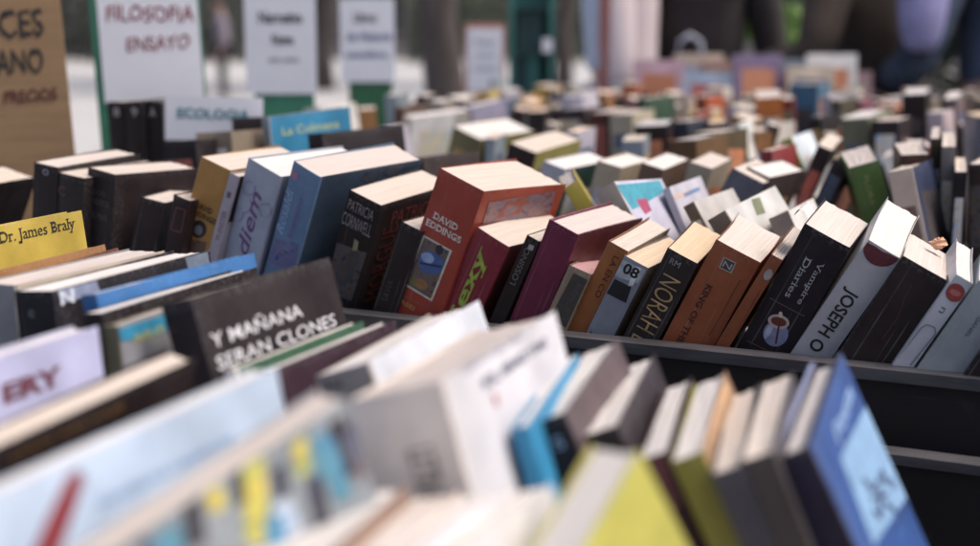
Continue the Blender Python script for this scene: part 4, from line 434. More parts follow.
'M24': [('P', 'spine', [(-0.00019, 0.15131), (0.00055, 0.15147), (0.00356, 0.13904), (0.00281, 0.13888)], '4a2422', 'cover_emblem'), ('P', 'spine', [(0.0028, 0.13899), (0.00357, 0.13893), (0.00312, 0.12098), (0.00234, 0.12104)], '4a2422', 'cover_emblem'), ('P', 'spine', [(-0.00162, 0.16231), (-0.00086, 0.16238), (0.00056, 0.15143), (-0.0002, 0.15136)], '4a2422', 'cover_emblem'), ('P', 'spine', [(-0.00807, 0.14967), (-0.0073, 0.14972), (-0.00625, 0.13924), (-0.00702, 0.13919)], '4a2422', 'cover_emblem')],
'F0': [('T', 'right', 'by Dr. James Braly', 0.07668, 0.20443, 0, 0.08935, 0.01021, '2d2a20', 0, 0, 'cover_lettering')],
'F7': [('T', 'right', 'Y MAÑANA', 0.04777, 0.19748, 0, 0.08292, 0.0086, 'd8d6da', 0.006, 0, 'cover_lettering'), ('T', 'right', 'SERAN CLONES', 0.06265, 0.18547, 0, 0.11315, 0.007, 'd8d6da', 0.006, 0, 'cover_lettering'), ('T', 'spine', 'EL', -0.005, 0.20711, 0, 0.00734, 0.00384, '5a2326', 0.0, 0, 'spine_lettering')],
'F3': [('P', 'right', [(0.00327, 0.20323), (0.03627, 0.20323), (0.03848, 0.19647), (0.00595, 0.19569)], '8d97b4', 'cover_panel'), ('T', 'right', 'N', 0.01062, 0.19867, 0, 0.0116, 0.0077, 'd5d9e6', 0.04, 0, 'cover_lettering'), ('P', 'right', [(0.1215, 0.20297), (0.14572, 0.20309), (0.1473, 0.19264), (0.12422, 0.19384)], '6d7a8c', 'cover_panel'), ('T', 'spine', 'e', -0.00234, 0.19159, 0, 0.00408, 0.0043, '77767a', 0.0, 0, 'spine_lettering')],
'F6': [('P', 'right', [(0.00074, 0.19651), (0.06994, 0.19603), (0.07039, 0.18662), (0.00278, 0.19012)], '1f90b8', 'cover_panel'), ('T', 'right', 'NILO', 0.03835, 0.18928, 0, 0.03898, 0.00409, 'b5b86a', 0.03, 0, 'cover_lettering')],
'F10': [('T', 'spine', 'ls', -0.00523, 0.19617, 0, 0.0078, 0.00395, '5b544f', 0.0, 0, 'spine_lettering')],
'F11': [('T', 'spine', 'LETRAS', 0.00401, 0.18255, -90, 0.02213, 0.00997, '5d544e', 0, 0, 'spine_lettering'), ('T', 'right', 'CUENTOS DEL SIGLO', 0.05822, 0.21387, 0, 0.07529, 0.00285, '6d7288', 0, 0, 'cover_lettering'), ('T', 'right', 'SOL, MANO Y PAZ', 0.08142, 0.20463, 0, 0.08857, 0.00472, '4c5270', 0.03, 0, 'cover_lettering'), ('P', 'right', [(0.04479, 0.19953), (0.04865, 0.19899), (0.04852, 0.19425), (0.04466, 0.19482)], 'b04a50', 'cover_emblem')],
'F12': [('P', 'spine', [(0.00387, 0.185), (0.00353, 0.18437), (0.00294, 0.18387), (0.00218, 0.18358), (0.00134, 0.18351), (0.00052, 0.18369), (-0.00018, 0.18409), (-0.00067, 0.18466), (-0.0009, 0.18533), (-0.00084, 0.18603), (-0.00049, 0.18666), (0.0001, 0.18715), (0.00086, 0.18745), (0.0017, 0.18751), (0.00252, 0.18733), (0.00321, 0.18693), (0.00371, 0.18637), (0.00393, 0.18569)], '4a4440', 'cover_emblem'), ('T', 'spine', 'B7', 0.00105, 0.17856, 0, 0.0052, 0.00357, '6a625b', 0.0, 0, 'spine_lettering')],
'F13': [('T', 'spine', 'S', 0.00173, 0.19247, 0, 0.00413, 0.00563, '8fa0b8', 0.03, 0, 'spine_lettering')],
'F16': [('P', 'spine', [(-0.00128, 0.19047), (0.00305, 0.1899), (0.00399, 0.17083), (3e-05, 0.16695)], '6d3340', 'spine_label')],
'F17': [('P', 'right', [(0.00386, 0.19599), (0.09714, 0.19555), (0.0986, 0.19011), (0.0004, 0.19509)], 'b08a5e', 'cover_picture')],
'F20': [('P', 'right', [(0.03844, 0.18335), (0.12604, 0.17553), (0.12574, 0.12873), (0.0272, 0.14902)], '7fa8cf', 'cover_panel'), ('T', 'right', 'Poeta', 0.07771, 0.18965, 0, 0.06708, 0.00712, '8fb4e0', 0.02, 0.2, 'cover_lettering'), ('P', 'right', [(0.05569, 0.16675), (0.06305, 0.16485), (0.06944, 0.15571), (0.06192, 0.15774)], '2b3a63', 'cover_emblem'), ('P', 'right', [(0.06792, 0.15547), (0.0634, 0.15798), (0.08556, 0.15555), (0.09043, 0.15292)], '2b3a63', 'cover_emblem'), ('P', 'right', [(0.09396, 0.15534), (0.10352, 0.15232), (0.1011, 0.14538), (0.0916, 0.14851)], '2b3a63', 'cover_emblem'), ('P', 'right', [(0.0556, 0.15635), (0.05637, 0.15777), (0.09364, 0.14507), (0.09278, 0.14358)], '2b3a63', 'cover_emblem'), ('P', 'right', [(0.07586, 0.15432), (0.0834, 0.15137), (0.06582, 0.14645), (0.05869, 0.14939)], '2b3a63', 'cover_emblem'), ('P', 'right', [(0.07526, 0.14733), (0.08276, 0.14551), (0.09514, 0.13441), (0.08734, 0.1364)], '2b3a63', 'cover_emblem'), ('P', 'right', [(0.04875, 0.15501), (0.05475, 0.15357), (0.0641, 0.1449), (0.05791, 0.14645)], '2b3a63', 'cover_emblem'), ('P', 'right', [(0.10605, 0.14666), (0.11265, 0.14457), (0.1118, 0.13889), (0.1052, 0.14104)], '2b3a63', 'cover_emblem'), ('P', 'right', [(0.12604, 0.12779), (0.12604, 0.12565), (0.07574, 0.13423), (0.07253, 0.13616)], '23406f', 'cover_emblem')],
'G1': [('T', 'right', 'ERY', 0.10494, 0.18962, 0, 0.03637, 0.00848, '6d2a33', 0.04, 0, 'cover_lettering')],
'G2': [('T', 'right', 'ORO SALVAJE', 0.07432, 0.19272, 0, 0.06099, 0.00376, '7d5a28', 0.02, 0, 'cover_lettering')],
'G3': [('P', 'right', [(0.04464, 0.20809), (0.04971, 0.20892), (0.0521, 0.20622), (0.04528, 0.19781), (0.03428, 0.18629), (0.02263, 0.18907), (0.03355, 0.19894)], '8f3238', 'cover_emblem'), ('T', 'right', 'MAREAS LEJANAS', 0.09155, 0.19529, 0, 0.07083, 0.00388, '86a8cf', 0.02, 0, 'cover_lettering')],
'G4': [('P', 'right', [(0.09684, 0.18961), (0.1046, 0.18961), (0.1017, 0.17462), (0.09461, 0.16202), (0.08951, 0.16764)], 'b3a928', 'cover_picture'), ('P', 'right', [(0.0824, 0.1896), (0.08878, 0.18848), (0.08762, 0.18131), (0.08183, 0.18212)], 'b3a928', 'cover_picture'), ('P', 'right', [(0.11527, 0.18701), (0.12097, 0.18662), (0.11927, 0.17496), (0.11354, 0.17546)], 'b8ac30', 'cover_picture'), ('P', 'right', [(0.12192, 0.18458), (0.12891, 0.18499), (0.1285, 0.16936), (0.11957, 0.16873)], '3d7f92', 'cover_picture'), ('P', 'right', [(0.09152, 0.18961), (0.09618, 0.18961), (0.09458, 0.1791), (0.09053, 0.17874)], '24242a', 'cover_picture'), ('P', 'right', [(0.10568, 0.1832), (0.11124, 0.18279), (0.10925, 0.17287), (0.10434, 0.17296)], '24242a', 'cover_picture'), ('P', 'right', [(0.13007, 0.18581), (0.13721, 0.18623), (0.13658, 0.16446), (0.12955, 0.16488)], '2b2a30', 'cover_picture'), ('P', 'right', [(0.06538, 0.18707), (0.07223, 0.18614), (0.07007, 0.17473), (0.06377, 0.1754)], '3a6f86', 'cover_picture'), ('P', 'right', [(0.05474, 0.1885), (0.06079, 0.18798), (0.05867, 0.17887), (0.05207, 0.17986)], '30303a', 'cover_picture'), ('P', 'right', [(0.1018, 0.1727), (0.10948, 0.17123), (0.10906, 0.1586), (0.10119, 0.15994)], 'c9c6cc', 'cover_picture'), ('P', 'right', [(0.07374, 0.18961), (0.08076, 0.18921), (0.07777, 0.17538), (0.07095, 0.17702)], '24242a', 'cover_picture'), ('P', 'right', [(0.06148, 0.18613), (0.07042, 0.1852), (0.06686, 0.16824), (0.05888, 0.17017)], '3d7f92', 'cover_picture'), ('P', 'right', [(0.04839, 0.18793), (0.05815, 0.18659), (0.05496, 0.17291), (0.04679, 0.17511)], '8f9aa4', 'cover_picture'), ('P', 'right', [(0.04362, 0.1843), (0.04765, 0.18429), (0.04572, 0.17587), (0.04189, 0.17648)], 'b3a928', 'cover_picture'), ('P', 'right', [(0.09751, 0.16986), (0.10433, 0.16848), (0.10227, 0.15155), (0.09496, 0.1542)], '3d7f92', 'cover_picture'), ('P', 'right', [(0.11698, 0.17335), (0.12185, 0.17264), (0.12067, 0.15494), (0.11434, 0.1567)], '2b2a30', 'cover_picture'), ('P', 'right', [(0.12406, 0.1811), (0.13066, 0.18023), (0.13162, 0.15815), (0.12415, 0.15972)], '3d7f92', 'cover_picture'), ('P', 'right', [(0.13519, 0.18061), (0.13948, 0.18163), (0.13948, 0.16264), (0.13475, 0.15933)], '5d5a62', 'cover_picture')],
'B1': [('T', 'right', 'La Colmena', 0.05908, 0.20909, 0, 0.08402, 0.00881, 'b5c080', 0.01, 0, 'cover_lettering')],
'B3': [('T', 'spine', '8', 0.00131, 0.22217, 0, 0.00906, 0.01065, 'b0a6aa', 0.02, 0, 'spine_lettering')],
'B4': [('T', 'spine', '9', 0.00127, 0.22299, 0, 0.00894, 0.01056, 'b0a6aa', 0.02, 0, 'spine_lettering')],
'B5': [('T', 'spine', 'A', -0.00023, 0.22321, 0, 0.0088, 0.01053, 'b0a6aa', 0.02, 0, 'spine_lettering')],
'Bj': [('T', 'spine', 'FLORA', -0.00148, 0.17151, -90, 0.02885, 0.00457, '8f9a55', 0, 0, 'spine_lettering')],
'Bb': [('P', 'right', [(0.0004, 0.20702), (0.10988, 0.20861), (0.10672, 0.19726), (0.02775, 0.18585), (0.00783, 0.18376)], '2b90a4', 'cover_panel'), ('P', 'right', [(0.02625, 0.19174), (0.05269, 0.19282), (0.05093, 0.181), (0.03132, 0.17792)], 'a8385c', 'cover_emblem')],
'Bc': [('P', 'right', [(0.0004, 0.18739), (0.06133, 0.1866), (0.06584, 0.18218), (0.00369, 0.18399)], 'c98f78', 'cover_picture'), ('P', 'right', [(0.03096, 0.18585), (0.09175, 0.18652), (0.09443, 0.18322), (0.03653, 0.18236)], '5f7fa8', 'cover_emblem')],
'Be': [('P', 'right', [(0.05859, 0.19589), (0.07646, 0.19444), (0.0697, 0.18006), (0.05201, 0.18169)], '6c7048', 'cover_panel')],
}

FILL = [
(-0.286, 1.856, -0.021, 4.4, 12, 0.034, 0.138, 0.19, '2a2728', 'cream', 'black book, 1st from the left in the front of the blurred back rows'),
(-0.25, 1.847, -0.024, 15.8, -6.7, 0.024, 0.115, 0.18, 'cbb892', 'white', 'cream book, 2nd from the left in the front of the blurred back rows'),
(-0.012, 1.787, -0.025, 8.0, 4.2, 0.012, 0.133, 0.18, '86929c', 'tan', 'grey blue slim book, 3rd from the left in the front of the blurred back rows'),
(0.094, 1.761, -0.025, 15.3, 3.5, 0.016, 0.131, 0.19, 'bdb6c2', 'tan', 'pale lilac slim book, 4th from the left in the front of the blurred back rows'),
(0.188, 1.738, -0.025, 9.6, -2.0, 0.028, 0.133, 0.18, '86929c', 'cream', 'grey blue book, 5th from the left in the front of the blurred back rows'),
(0.524, 1.654, -0.025, 12.3, 0.2, 0.024, 0.128, 0.18, 'a3524a', 'white', 'faded red book, 6th from the left in the front of the blurred back rows'),
(0.546, 1.648, -0.022, 20.7, -20, 0.02, 0.131, 0.175, 'd6d2cc', 'cream', 'white book, 7th from the left in the front of the blurred back rows'),
(-0.237, 2.061, -0.023, 20.1, -9.9, 0.028, 0.131, 0.205, 'c9c3bb', 'tan', 'off white book, 1st from the left in the second of the blurred back rows'),
(-0.162, 2.042, -0.025, 18.2, 0.5, 0.012, 0.123, 0.175, 'bdb6c2', 'white', 'pale lilac slim book, 2nd from the left in the second of the blurred back rows'),
(0.335, 1.919, -0.024, 10.5, -5.1, 0.024, 0.131, 0.19, '2a2728', 'tan', 'black book, 3rd from the left in the second of the blurred back rows'),
(0.358, 1.913, -0.023, 10.8, 12, 0.016, 0.117, 0.19, '2a2728', 'cream', 'black slim book, 4th from the left in the second of the blurred back rows'),
(0.385, 1.906, -0.025, 8.5, -0.7, 0.024, 0.131, 0.18, '9c6b3a', 'cream', 'tan brown book, 5th from the left in the second of the blurred back rows'),
(0.692, 1.83, -0.023, 10.2, -5.9, 0.034, 0.112, 0.205, '4f5a6b', 'tan', 'slate blue book, 6th from the left in the second of the blurred back rows'),
(-0.192, 2.268, -0.024, -5.8, -3.4, 0.028, 0.121, 0.19, '9c6b3a', 'cream', 'tan brown book, 1st from the left in the third of the blurred back rows'),
(-0.097, 2.244, -0.025, 8.8, 2.3, 0.024, 0.135, 0.205, '8f8478', 'white', 'taupe book, 2nd from the left in the third of the blurred back rows'),
(0.042, 2.21, -0.02, 6.2, 18, 0.034, 0.123, 0.175, '8f8478', 'pale', 'taupe book, 3rd from the left in the third of the blurred back rows'),
(0.084, 2.199, -0.024, 8.3, -3.2, 0.028, 0.132, 0.19, '2a2728', 'tan', 'black book, 4th from the left in the third of the blurred back rows'),
(0.335, 2.137, -0.02, 20.1, 18, 0.034, 0.117, 0.19, '9c6b3a', 'cream', 'tan brown book, 5th from the left in the third of the blurred back rows'),
(0.434, 2.112, -0.025, 29.5, -2.8, 0.016, 0.111, 0.175, 'c9c3bb', 'cream', 'off white slim book, 6th from the left in the third of the blurred back rows'),
(0.488, 2.098, -0.023, 8.6, 18, 0.016, 0.138, 0.175, 'b5622c', 'cream', 'orange slim book, 7th from the left in the third of the blurred back rows'),
(0.732, 2.038, -0.024, 20.0, -4.4, 0.034, 0.122, 0.18, '3a2f2c', 'cream', 'dark brown book, 8th from the left in the third of the blurred back rows'),
(-0.174, 2.481, -0.025, 6.3, -1.4, 0.024, 0.119, 0.205, '86929c', 'white', 'grey blue book, 1st from the left in the fourth of the blurred back rows'),
(-0.151, 2.476, -0.024, 7.2, 7.9, 0.02, 0.131, 0.205, '2a2728', 'pale', 'black book, 2nd from the left in the fourth of the blurred back rows'),
(-0.082, 2.458, -0.023, 7.2, 6.4, 0.034, 0.118, 0.175, '8a3426', 'pale', 'brick red book, 3rd from the left in the fourth of the blurred back rows'),
(-0.039, 2.448, -0.024, 17.1, -1.4, 0.042, 0.119, 0.18, '5a4a44', 'white', 'brown thick book, 4th from the left in the fourth of the blurred back rows'),
(0.023, 2.432, -0.021, 6.9, 12, 0.042, 0.131, 0.18, '3a2f2c', 'tan', 'dark brown thick book, 5th from the left in the fourth of the blurred back rows'),
(0.06, 2.423, -0.024, 20.8, 3.9, 0.02, 0.129, 0.18, '8f8478', 'tan', 'taupe book, 6th from the left in the fourth of the blurred back rows'),
(0.158, 2.398, -0.023, 16.2, -4.6, 0.042, 0.12, 0.205, 'bdb6c2', 'white', 'pale lilac thick book, 7th from the left in the fourth of the blurred back rows'),
(0.228, 2.381, -0.022, 11.3, -20, 0.02, 0.137, 0.165, 'a3524a', 'cream', 'faded red book, 8th from the left in the fourth of the blurred back rows'),
(0.256, 2.374, -0.025, 31.7, 2.2, 0.016, 0.109, 0.205, '3f5a45', 'cream', 'dark green slim book, 9th from the left in the fourth of the blurred back rows'),
(0.363, 2.347, -0.025, 19.8, -3.9, 0.012, 0.112, 0.18, '8a3426', 'pale', 'brick red slim book, 10th from the left in the fourth of the blurred back rows'),
(0.391, 2.34, -0.021, 22.1, 12, 0.042, 0.109, 0.19, 'bdb6c2', 'cream', 'pale lilac thick book, 11th from the left in the fourth of the blurred back rows'),
(0.428, 2.331, -0.023, 18.2, -20, 0.012, 0.111, 0.18, 'b08a3c', 'cream', 'mustard slim book, 12th from the left in the fourth of the blurred back rows'),
(0.451, 2.326, -0.024, 24.0, -14, 0.012, 0.12, 0.175, '6f6a48', 'pale', 'olive slim book, 13th from the left in the fourth of the blurred back rows'),
(0.515, 2.309, -0.024, 13.1, -3.8, 0.02, 0.114, 0.205, '7b2f2a', 'cream', 'rust red book, 14th from the left in the fourth of the blurred back rows'),
(0.539, 2.304, -0.023, 14.5, -14, 0.02, 0.124, 0.175, '2a2728', 'cream', 'black book, 15th from the left in the fourth of the blurred back rows'),
(0.664, 2.272, -0.023, 15.3, -14, 0.016, 0.134, 0.18, 'a3524a', 'pale', 'faded red slim book, 16th from the left in the fourth of the blurred back rows'),
(0.792, 2.24, -0.022, 11.5, 7.0, 0.042, 0.138, 0.205, '5a4a44', 'pale', 'brown thick book, 17th from the left in the fourth of the blurred back rows'),
(-0.148, 2.693, -0.024, 2.1, -2.2, 0.042, 0.117, 0.18, '2a2728', 'pale', 'black thick book, 1st from the left in the fifth of the blurred back rows'),
(-0.107, 2.683, -0.021, 14.9, 12, 0.034, 0.118, 0.19, '5a4a44', 'white', 'brown book, 2nd from the left in the fifth of the blurred back rows'),
(-0.074, 2.674, -0.023, 19.6, 18, 0.016, 0.129, 0.18, 'b08a3c', 'cream', 'mustard slim book, 3rd from the left in the fifth of the blurred back rows'),
(-0.021, 2.661, -0.022, 15.7, -20, 0.016, 0.124, 0.165, '4f5a6b', 'cream', 'slate blue slim book, 4th from the left in the fifth of the blurred back rows'),
(0.012, 2.653, -0.021, 13.4, 18, 0.028, 0.119, 0.19, 'c0903f', 'tan', 'golden yellow book, 5th from the left in the fifth of the blurred back rows'),
(0.043, 2.645, -0.023, 14.3, 12, 0.016, 0.126, 0.165, '7b2f2a', 'white', 'rust red slim book, 6th from the left in the fifth of the blurred back rows'),
(0.078, 2.636, -0.025, 24.2, 1.5, 0.016, 0.112, 0.165, '5a4a44', 'pale', 'brown slim book, 7th from the left in the fifth of the blurred back rows'),
(0.139, 2.621, -0.025, 12.6, 1.2, 0.028, 0.14, 0.175, 'a89a86', 'white', 'beige book, 8th from the left in the fifth of the blurred back rows'),
(0.169, 2.614, -0.022, 12.2, 12, 0.028, 0.114, 0.205, '9c6b3a', 'tan', 'tan brown book, 9th from the left in the fifth of the blurred back rows'),
(0.204, 2.605, -0.022, 23.9, -14, 0.028, 0.115, 0.205, 'bdb6c2', 'tan', 'pale lilac book, 10th from the left in the fifth of the blurred back rows'),
(0.297, 2.582, -0.019, 14.1, -20, 0.034, 0.125, 0.18, '2a2728', 'tan', 'black book, 11th from the left in the fifth of the blurred back rows'),
(0.33, 2.573, -0.024, 11.3, 6.2, 0.012, 0.116, 0.18, '8f8478', 'cream', 'taupe slim book, 12th from the left in the fifth of the blurred back rows'),
(0.493, 2.533, -0.024, 8.7, -5.0, 0.024, 0.131, 0.175, '2a2728', 'cream', 'black book, 13th from the left in the fifth of the blurred back rows'),
(0.733, 2.473, -0.023, 18.1, -6.0, 0.034, 0.116, 0.175, '9c6b3a', 'pale', 'tan brown book, 14th from the left in the fifth of the blurred back rows'),
(0.761, 2.466, -0.025, 19.3, -0.6, 0.016, 0.135, 0.205, 'cbb892', 'cream', 'cream slim book, 15th from the left in the fifth of the blurred back rows'),
(0.804, 2.455, -0.023, 17.7, -20, 0.012, 0.131, 0.175, '2f4f63', 'cream', 'petrol blue slim book, 16th from the left in the fifth of the blurred back rows'),
(0.853, 2.443, -0.024, 28.3, 2.6, 0.034, 0.124, 0.19, 'c0903f', 'pale', 'golden yellow book, 17th from the left in the fifth of the blurred back rows'),
(0.926, 2.425, -0.022, 26.1, -20, 0.02, 0.138, 0.165, '7b2f2a', 'cream', 'rust red book, 18th from the left in the fifth of the blurred back rows'),
(-0.106, 2.9, -0.023, 21.7, -9.9, 0.028, 0.115, 0.165, '8a3426', 'white', 'brick red book, 1st from the left in the sixth of the blurred back rows'),
(-0.032, 2.882, -0.023, 16.4, 18, 0.012, 0.116, 0.205, 'bdb6c2', 'white', 'pale lilac slim book, 2nd from the left in the sixth of the blurred back rows'),
(0.046, 2.862, -0.023, 17.2, -8.8, 0.028, 0.13, 0.175, '2f4f63', 'cream', 'petrol blue book, 3rd from the left in the sixth of the blurred back rows'),
(0.086, 2.852, -0.025, 21.0, 0.4, 0.042, 0.119, 0.165, '5a4a44', 'pale', 'brown thick book, 4th from the left in the sixth of the blurred back rows'),
(0.119, 2.844, -0.024, 19.7, 5.1, 0.02, 0.114, 0.165, 'cbb892', 'cream', 'cream book, 5th from the left in the sixth of the blurred back rows'),
(0.141, 2.839, -0.023, 27.6, 12, 0.016, 0.12, 0.19, 'cbb892', 'pale', 'cream slim book, 6th from the left in the sixth of the blurred back rows'),
(0.161, 2.834, -0.023, 32.2, -20, 0.012, 0.133, 0.18, '3a2f2c', 'white', 'dark brown slim book, 7th from the left in the sixth of the blurred back rows'),
(0.231, 2.816, -0.022, 13.1, 18, 0.02, 0.134, 0.19, '7b2f2a', 'pale', 'rust red book, 8th from the left in the sixth of the blurred back rows'),
(0.272, 2.806, -0.025, 13.7, -1.6, 0.012, 0.123, 0.165, 'c9c3bb', 'white', 'off white slim book, 9th from the left in the sixth of the blurred back rows'),
(0.287, 2.802, -0.022, 16.6, -20, 0.016, 0.112, 0.165, 'c0903f', 'pale', 'golden yellow slim book, 10th from the left in the sixth of the blurred back rows'),
(0.368, 2.782, -0.023, 22.8, -7.7, 0.028, 0.125, 0.165, '9c6b3a', 'white', 'tan brown book, 11th from the left in the sixth of the blurred back rows'),
(0.48, 2.754, -0.024, 11.5, 12, 0.012, 0.138, 0.175, '6b3b4a', 'cream', 'plum slim book, 12th from the left in the sixth of the blurred back rows'),
(0.509, 2.747, -0.025, 26.8, 1.3, 0.034, 0.128, 0.19, '8f8478', 'cream', 'taupe book, 13th from the left in the sixth of the blurred back rows'),
(0.59, 2.727, -0.025, 13.4, -1.9, 0.016, 0.119, 0.19, 'bdb6c2', 'cream', 'pale lilac slim book, 14th from the left in the sixth of the blurred back rows'),
(0.616, 2.72, -0.02, 15.5, 18, 0.034, 0.116, 0.19, 'c9c3bb', 'white', 'off white book, 15th from the left in the sixth of the blurred back rows'),
(0.661, 2.709, -0.019, 16.4, -20, 0.034, 0.109, 0.165, '8f8478', 'tan', 'taupe book, 16th from the left in the sixth of the blurred back rows'),
(0.696, 2.7, -0.023, 16.2, 18, 0.012, 0.122, 0.18, 'bdb6c2', 'white', 'pale lilac slim book, 17th from the left in the sixth of the blurred back rows'),
(0.725, 2.693, -0.022, 15.4, -14, 0.028, 0.127, 0.18, 'a8924e', 'cream', 'straw yellow book, 18th from the left in the sixth of the blurred back rows'),
(0.763, 2.683, -0.024, 21.8, 3.5, 0.034, 0.135, 0.18, 'b5622c', 'pale', 'orange book, 19th from the left in the sixth of the blurred back rows'),
(0.834, 2.666, -0.024, 13.0, 5.5, 0.024, 0.123, 0.175, '9c6b3a', 'cream', 'tan brown book, 20th from the left in the sixth of the blurred back rows'),
(0.87, 2.657, -0.02, 9.4, -14, 0.042, 0.115, 0.175, 'd6d2cc', 'tan', 'white thick book, 1st from the left in the sixth of the blurred back rows'),
(-0.047, 3.103, -0.025, 9.6, 0.5, 0.028, 0.116, 0.165, '6f6a48', 'cream', 'olive book, 1st from the left in the seventh of the blurred back rows'),
(-0.01, 3.094, -0.02, 10.5, -14, 0.042, 0.128, 0.175, 'b08a3c', 'white', 'mustard thick book, 2nd from the left in the seventh of the blurred back rows'),
(0.029, 3.084, -0.023, 21.0, -14, 0.016, 0.14, 0.19, 'a8924e', 'pale', 'straw yellow slim book, 3rd from the left in the seventh of the blurred back rows'),
(0.085, 3.07, -0.024, 10.8, -3.8, 0.042, 0.126, 0.175, 'c0903f', 'tan', 'golden yellow thick book, 4th from the left in the seventh of the blurred back rows'),
(0.121, 3.061, -0.024, 11.0, 6.6, 0.024, 0.125, 0.19, '2a2728', 'cream', 'black book, 5th from the left in the seventh of the blurred back rows'),
(0.146, 3.055, -0.025, 24.1, 3.4, 0.016, 0.129, 0.175, '6b3b4a', 'pale', 'plum slim book, 6th from the left in the seventh of the blurred back rows'),
(0.231, 3.034, -0.02, 19.4, 18, 0.034, 0.126, 0.18, '3a2f2c', 'pale', 'dark brown book, 7th from the left in the seventh of the blurred back rows'),
(0.3, 3.017, -0.024, 8.8, 2.3, 0.034, 0.124, 0.205, 'b5622c', 'pale', 'orange book, 8th from the left in the seventh of the blurred back rows'),
(0.333, 3.008, -0.021, 22.5, 18, 0.024, 0.139, 0.19, '3a2f2c', 'cream', 'dark brown book, 9th from the left in the seventh of the blurred back rows'),
(0.363, 3.001, -0.022, 28.4, -20, 0.016, 0.126, 0.175, '3f5a45', 'cream', 'dark green slim book, 10th from the left in the seventh of the blurred back rows'),
(0.46, 2.977, -0.025, 12.2, 1.0, 0.028, 0.13, 0.18, 'c9c3bb', 'pale', 'off white book, 11th from the left in the seventh of the blurred back rows'),
(0.484, 2.971, -0.024, 19.1, -6.0, 0.016, 0.122, 0.175, '6b3b4a', 'cream', 'plum slim book, 12th from the left in the seventh of the blurred back rows'),
(0.555, 2.953, -0.024, 33.9, 3.8, 0.028, 0.137, 0.19, 'c0903f', 'tan', 'golden yellow book, 13th from the left in the seventh of the blurred back rows'),
(0.663, 2.926, -0.021, 14.2, 18, 0.024, 0.131, 0.19, '7b2f2a', 'tan', 'rust red book, 14th from the left in the seventh of the blurred back rows'),
(0.691, 2.919, -0.024, 15.0, -5.8, 0.012, 0.111, 0.175, 'b08a3c', 'white', 'mustard slim book, 15th from the left in the seventh of the blurred back rows'),
(0.752, 2.904, -0.023, 13.7, -20, 0.012, 0.132, 0.165, '2a2728', 'white', 'black slim book, 16th from the left in the seventh of the blurred back rows'),
(0.788, 2.895, -0.021, 17.7, -9.7, 0.042, 0.133, 0.19, 'd6d2cc', 'tan', 'white thick book, 17th from the left in the seventh of the blurred back rows'),
(0.825, 2.886, -0.023, 16.1, -14, 0.016, 0.13, 0.19, '7b2f2a', 'cream', 'rust red slim book, 18th from the left in the seventh of the blurred back rows'),
(0.854, 2.879, -0.025, 12.7, -1.6, 0.028, 0.126, 0.18, '8f8478', 'cream', 'taupe book, 19th from the left in the seventh of the blurred back rows'),
(0.881, 2.872, -0.023, 11.3, -7.5, 0.024, 0.139, 0.18, 'bdb6c2', 'white', 'pale lilac book, 20th from the left in the seventh of the blurred back rows'),
(0.919, 2.862, -0.024, 21.8, -4.0, 0.042, 0.121, 0.18, '8f8478', 'pale', 'taupe thick book, 1st from the left in the seventh of the blurred back rows'),
(0.977, 2.848, -0.021, 13.0, 12, 0.034, 0.111, 0.19, 'cbb892', 'white', 'cream book, 2nd from the left in the seventh of the blurred back rows'),
(-0.021, 3.315, -0.021, 10.8, 12, 0.034, 0.13, 0.18, 'c9c3bb', 'cream', 'off white book, 1st from the left in the rearmost of the blurred back rows'),
(0.01, 3.307, -0.025, 12.6, -1.5, 0.012, 0.134, 0.205, '86929c', 'cream', 'grey blue slim book, 2nd from the left in the rearmost of the blurred back rows'),
(0.058, 3.295, -0.023, 23.6, 12, 0.024, 0.132, 0.165, '3a2f2c', 'pale', 'dark brown book, 3rd from the left in the rearmost of the blurred back rows'),
(0.095, 3.286, -0.022, 21.2, 8.7, 0.034, 0.115, 0.19, 'b08a3c', 'cream', 'mustard book, 4th from the left in the rearmost of the blurred back rows'),
(0.175, 3.266, -0.025, 27.1, 1.3, 0.034, 0.139, 0.18, '6f6a48', 'cream', 'olive book, 5th from the left in the rearmost of the blurred back rows'),
(0.235, 3.251, -0.023, 27.2, 12, 0.024, 0.139, 0.18, '8a3426', 'cream', 'brick red book, 6th from the left in the rearmost of the blurred back rows'),
(0.303, 3.234, -0.021, 8.5, -20, 0.024, 0.11, 0.165, 'cbb892', 'white', 'cream book, 7th from the left in the rearmost of the blurred back rows'),
(0.334, 3.226, -0.025, 23.1, -0.5, 0.016, 0.115, 0.175, '2a2728', 'tan', 'black slim book, 8th from the left in the rearmost of the blurred back rows'),
(0.355, 3.221, -0.021, 33.9, 18, 0.024, 0.116, 0.175, '4f5a6b', 'white', 'slate blue book, 9th from the left in the rearmost of the blurred back rows'),
(0.435, 3.201, -0.024, 17.7, 4.9, 0.02, 0.118, 0.165, 'cbb892', 'white', 'cream book, 10th from the left in the rearmost of the blurred back rows'),
(0.485, 3.188, -0.024, 11.1, 12, 0.012, 0.132, 0.19, 'bdb6c2', 'cream', 'pale lilac slim book, 11th from the left in the rearmost of the blurred back rows'),
(0.517, 3.18, -0.025, 17.9, 1.3, 0.042, 0.115, 0.19, 'c9c3bb', 'tan', 'off white thick book, 12th from the left in the rearmost of the blurred back rows'),
(0.546, 3.173, -0.024, 24.9, 9.0, 0.012, 0.121, 0.165, 'b08a3c', 'cream', 'mustard slim book, 13th from the left in the rearmost of the blurred back rows'),
(0.613, 3.156, -0.023, 21.4, -6.2, 0.034, 0.124, 0.165, 'c9c3bb', 'pale', 'off white book, 14th from the left in the rearmost of the blurred back rows'),
(0.696, 3.136, -0.019, 13.5, -20, 0.034, 0.137, 0.175, '5a4a44', 'cream', 'brown book, 15th from the left in the rearmost of the blurred back rows'),
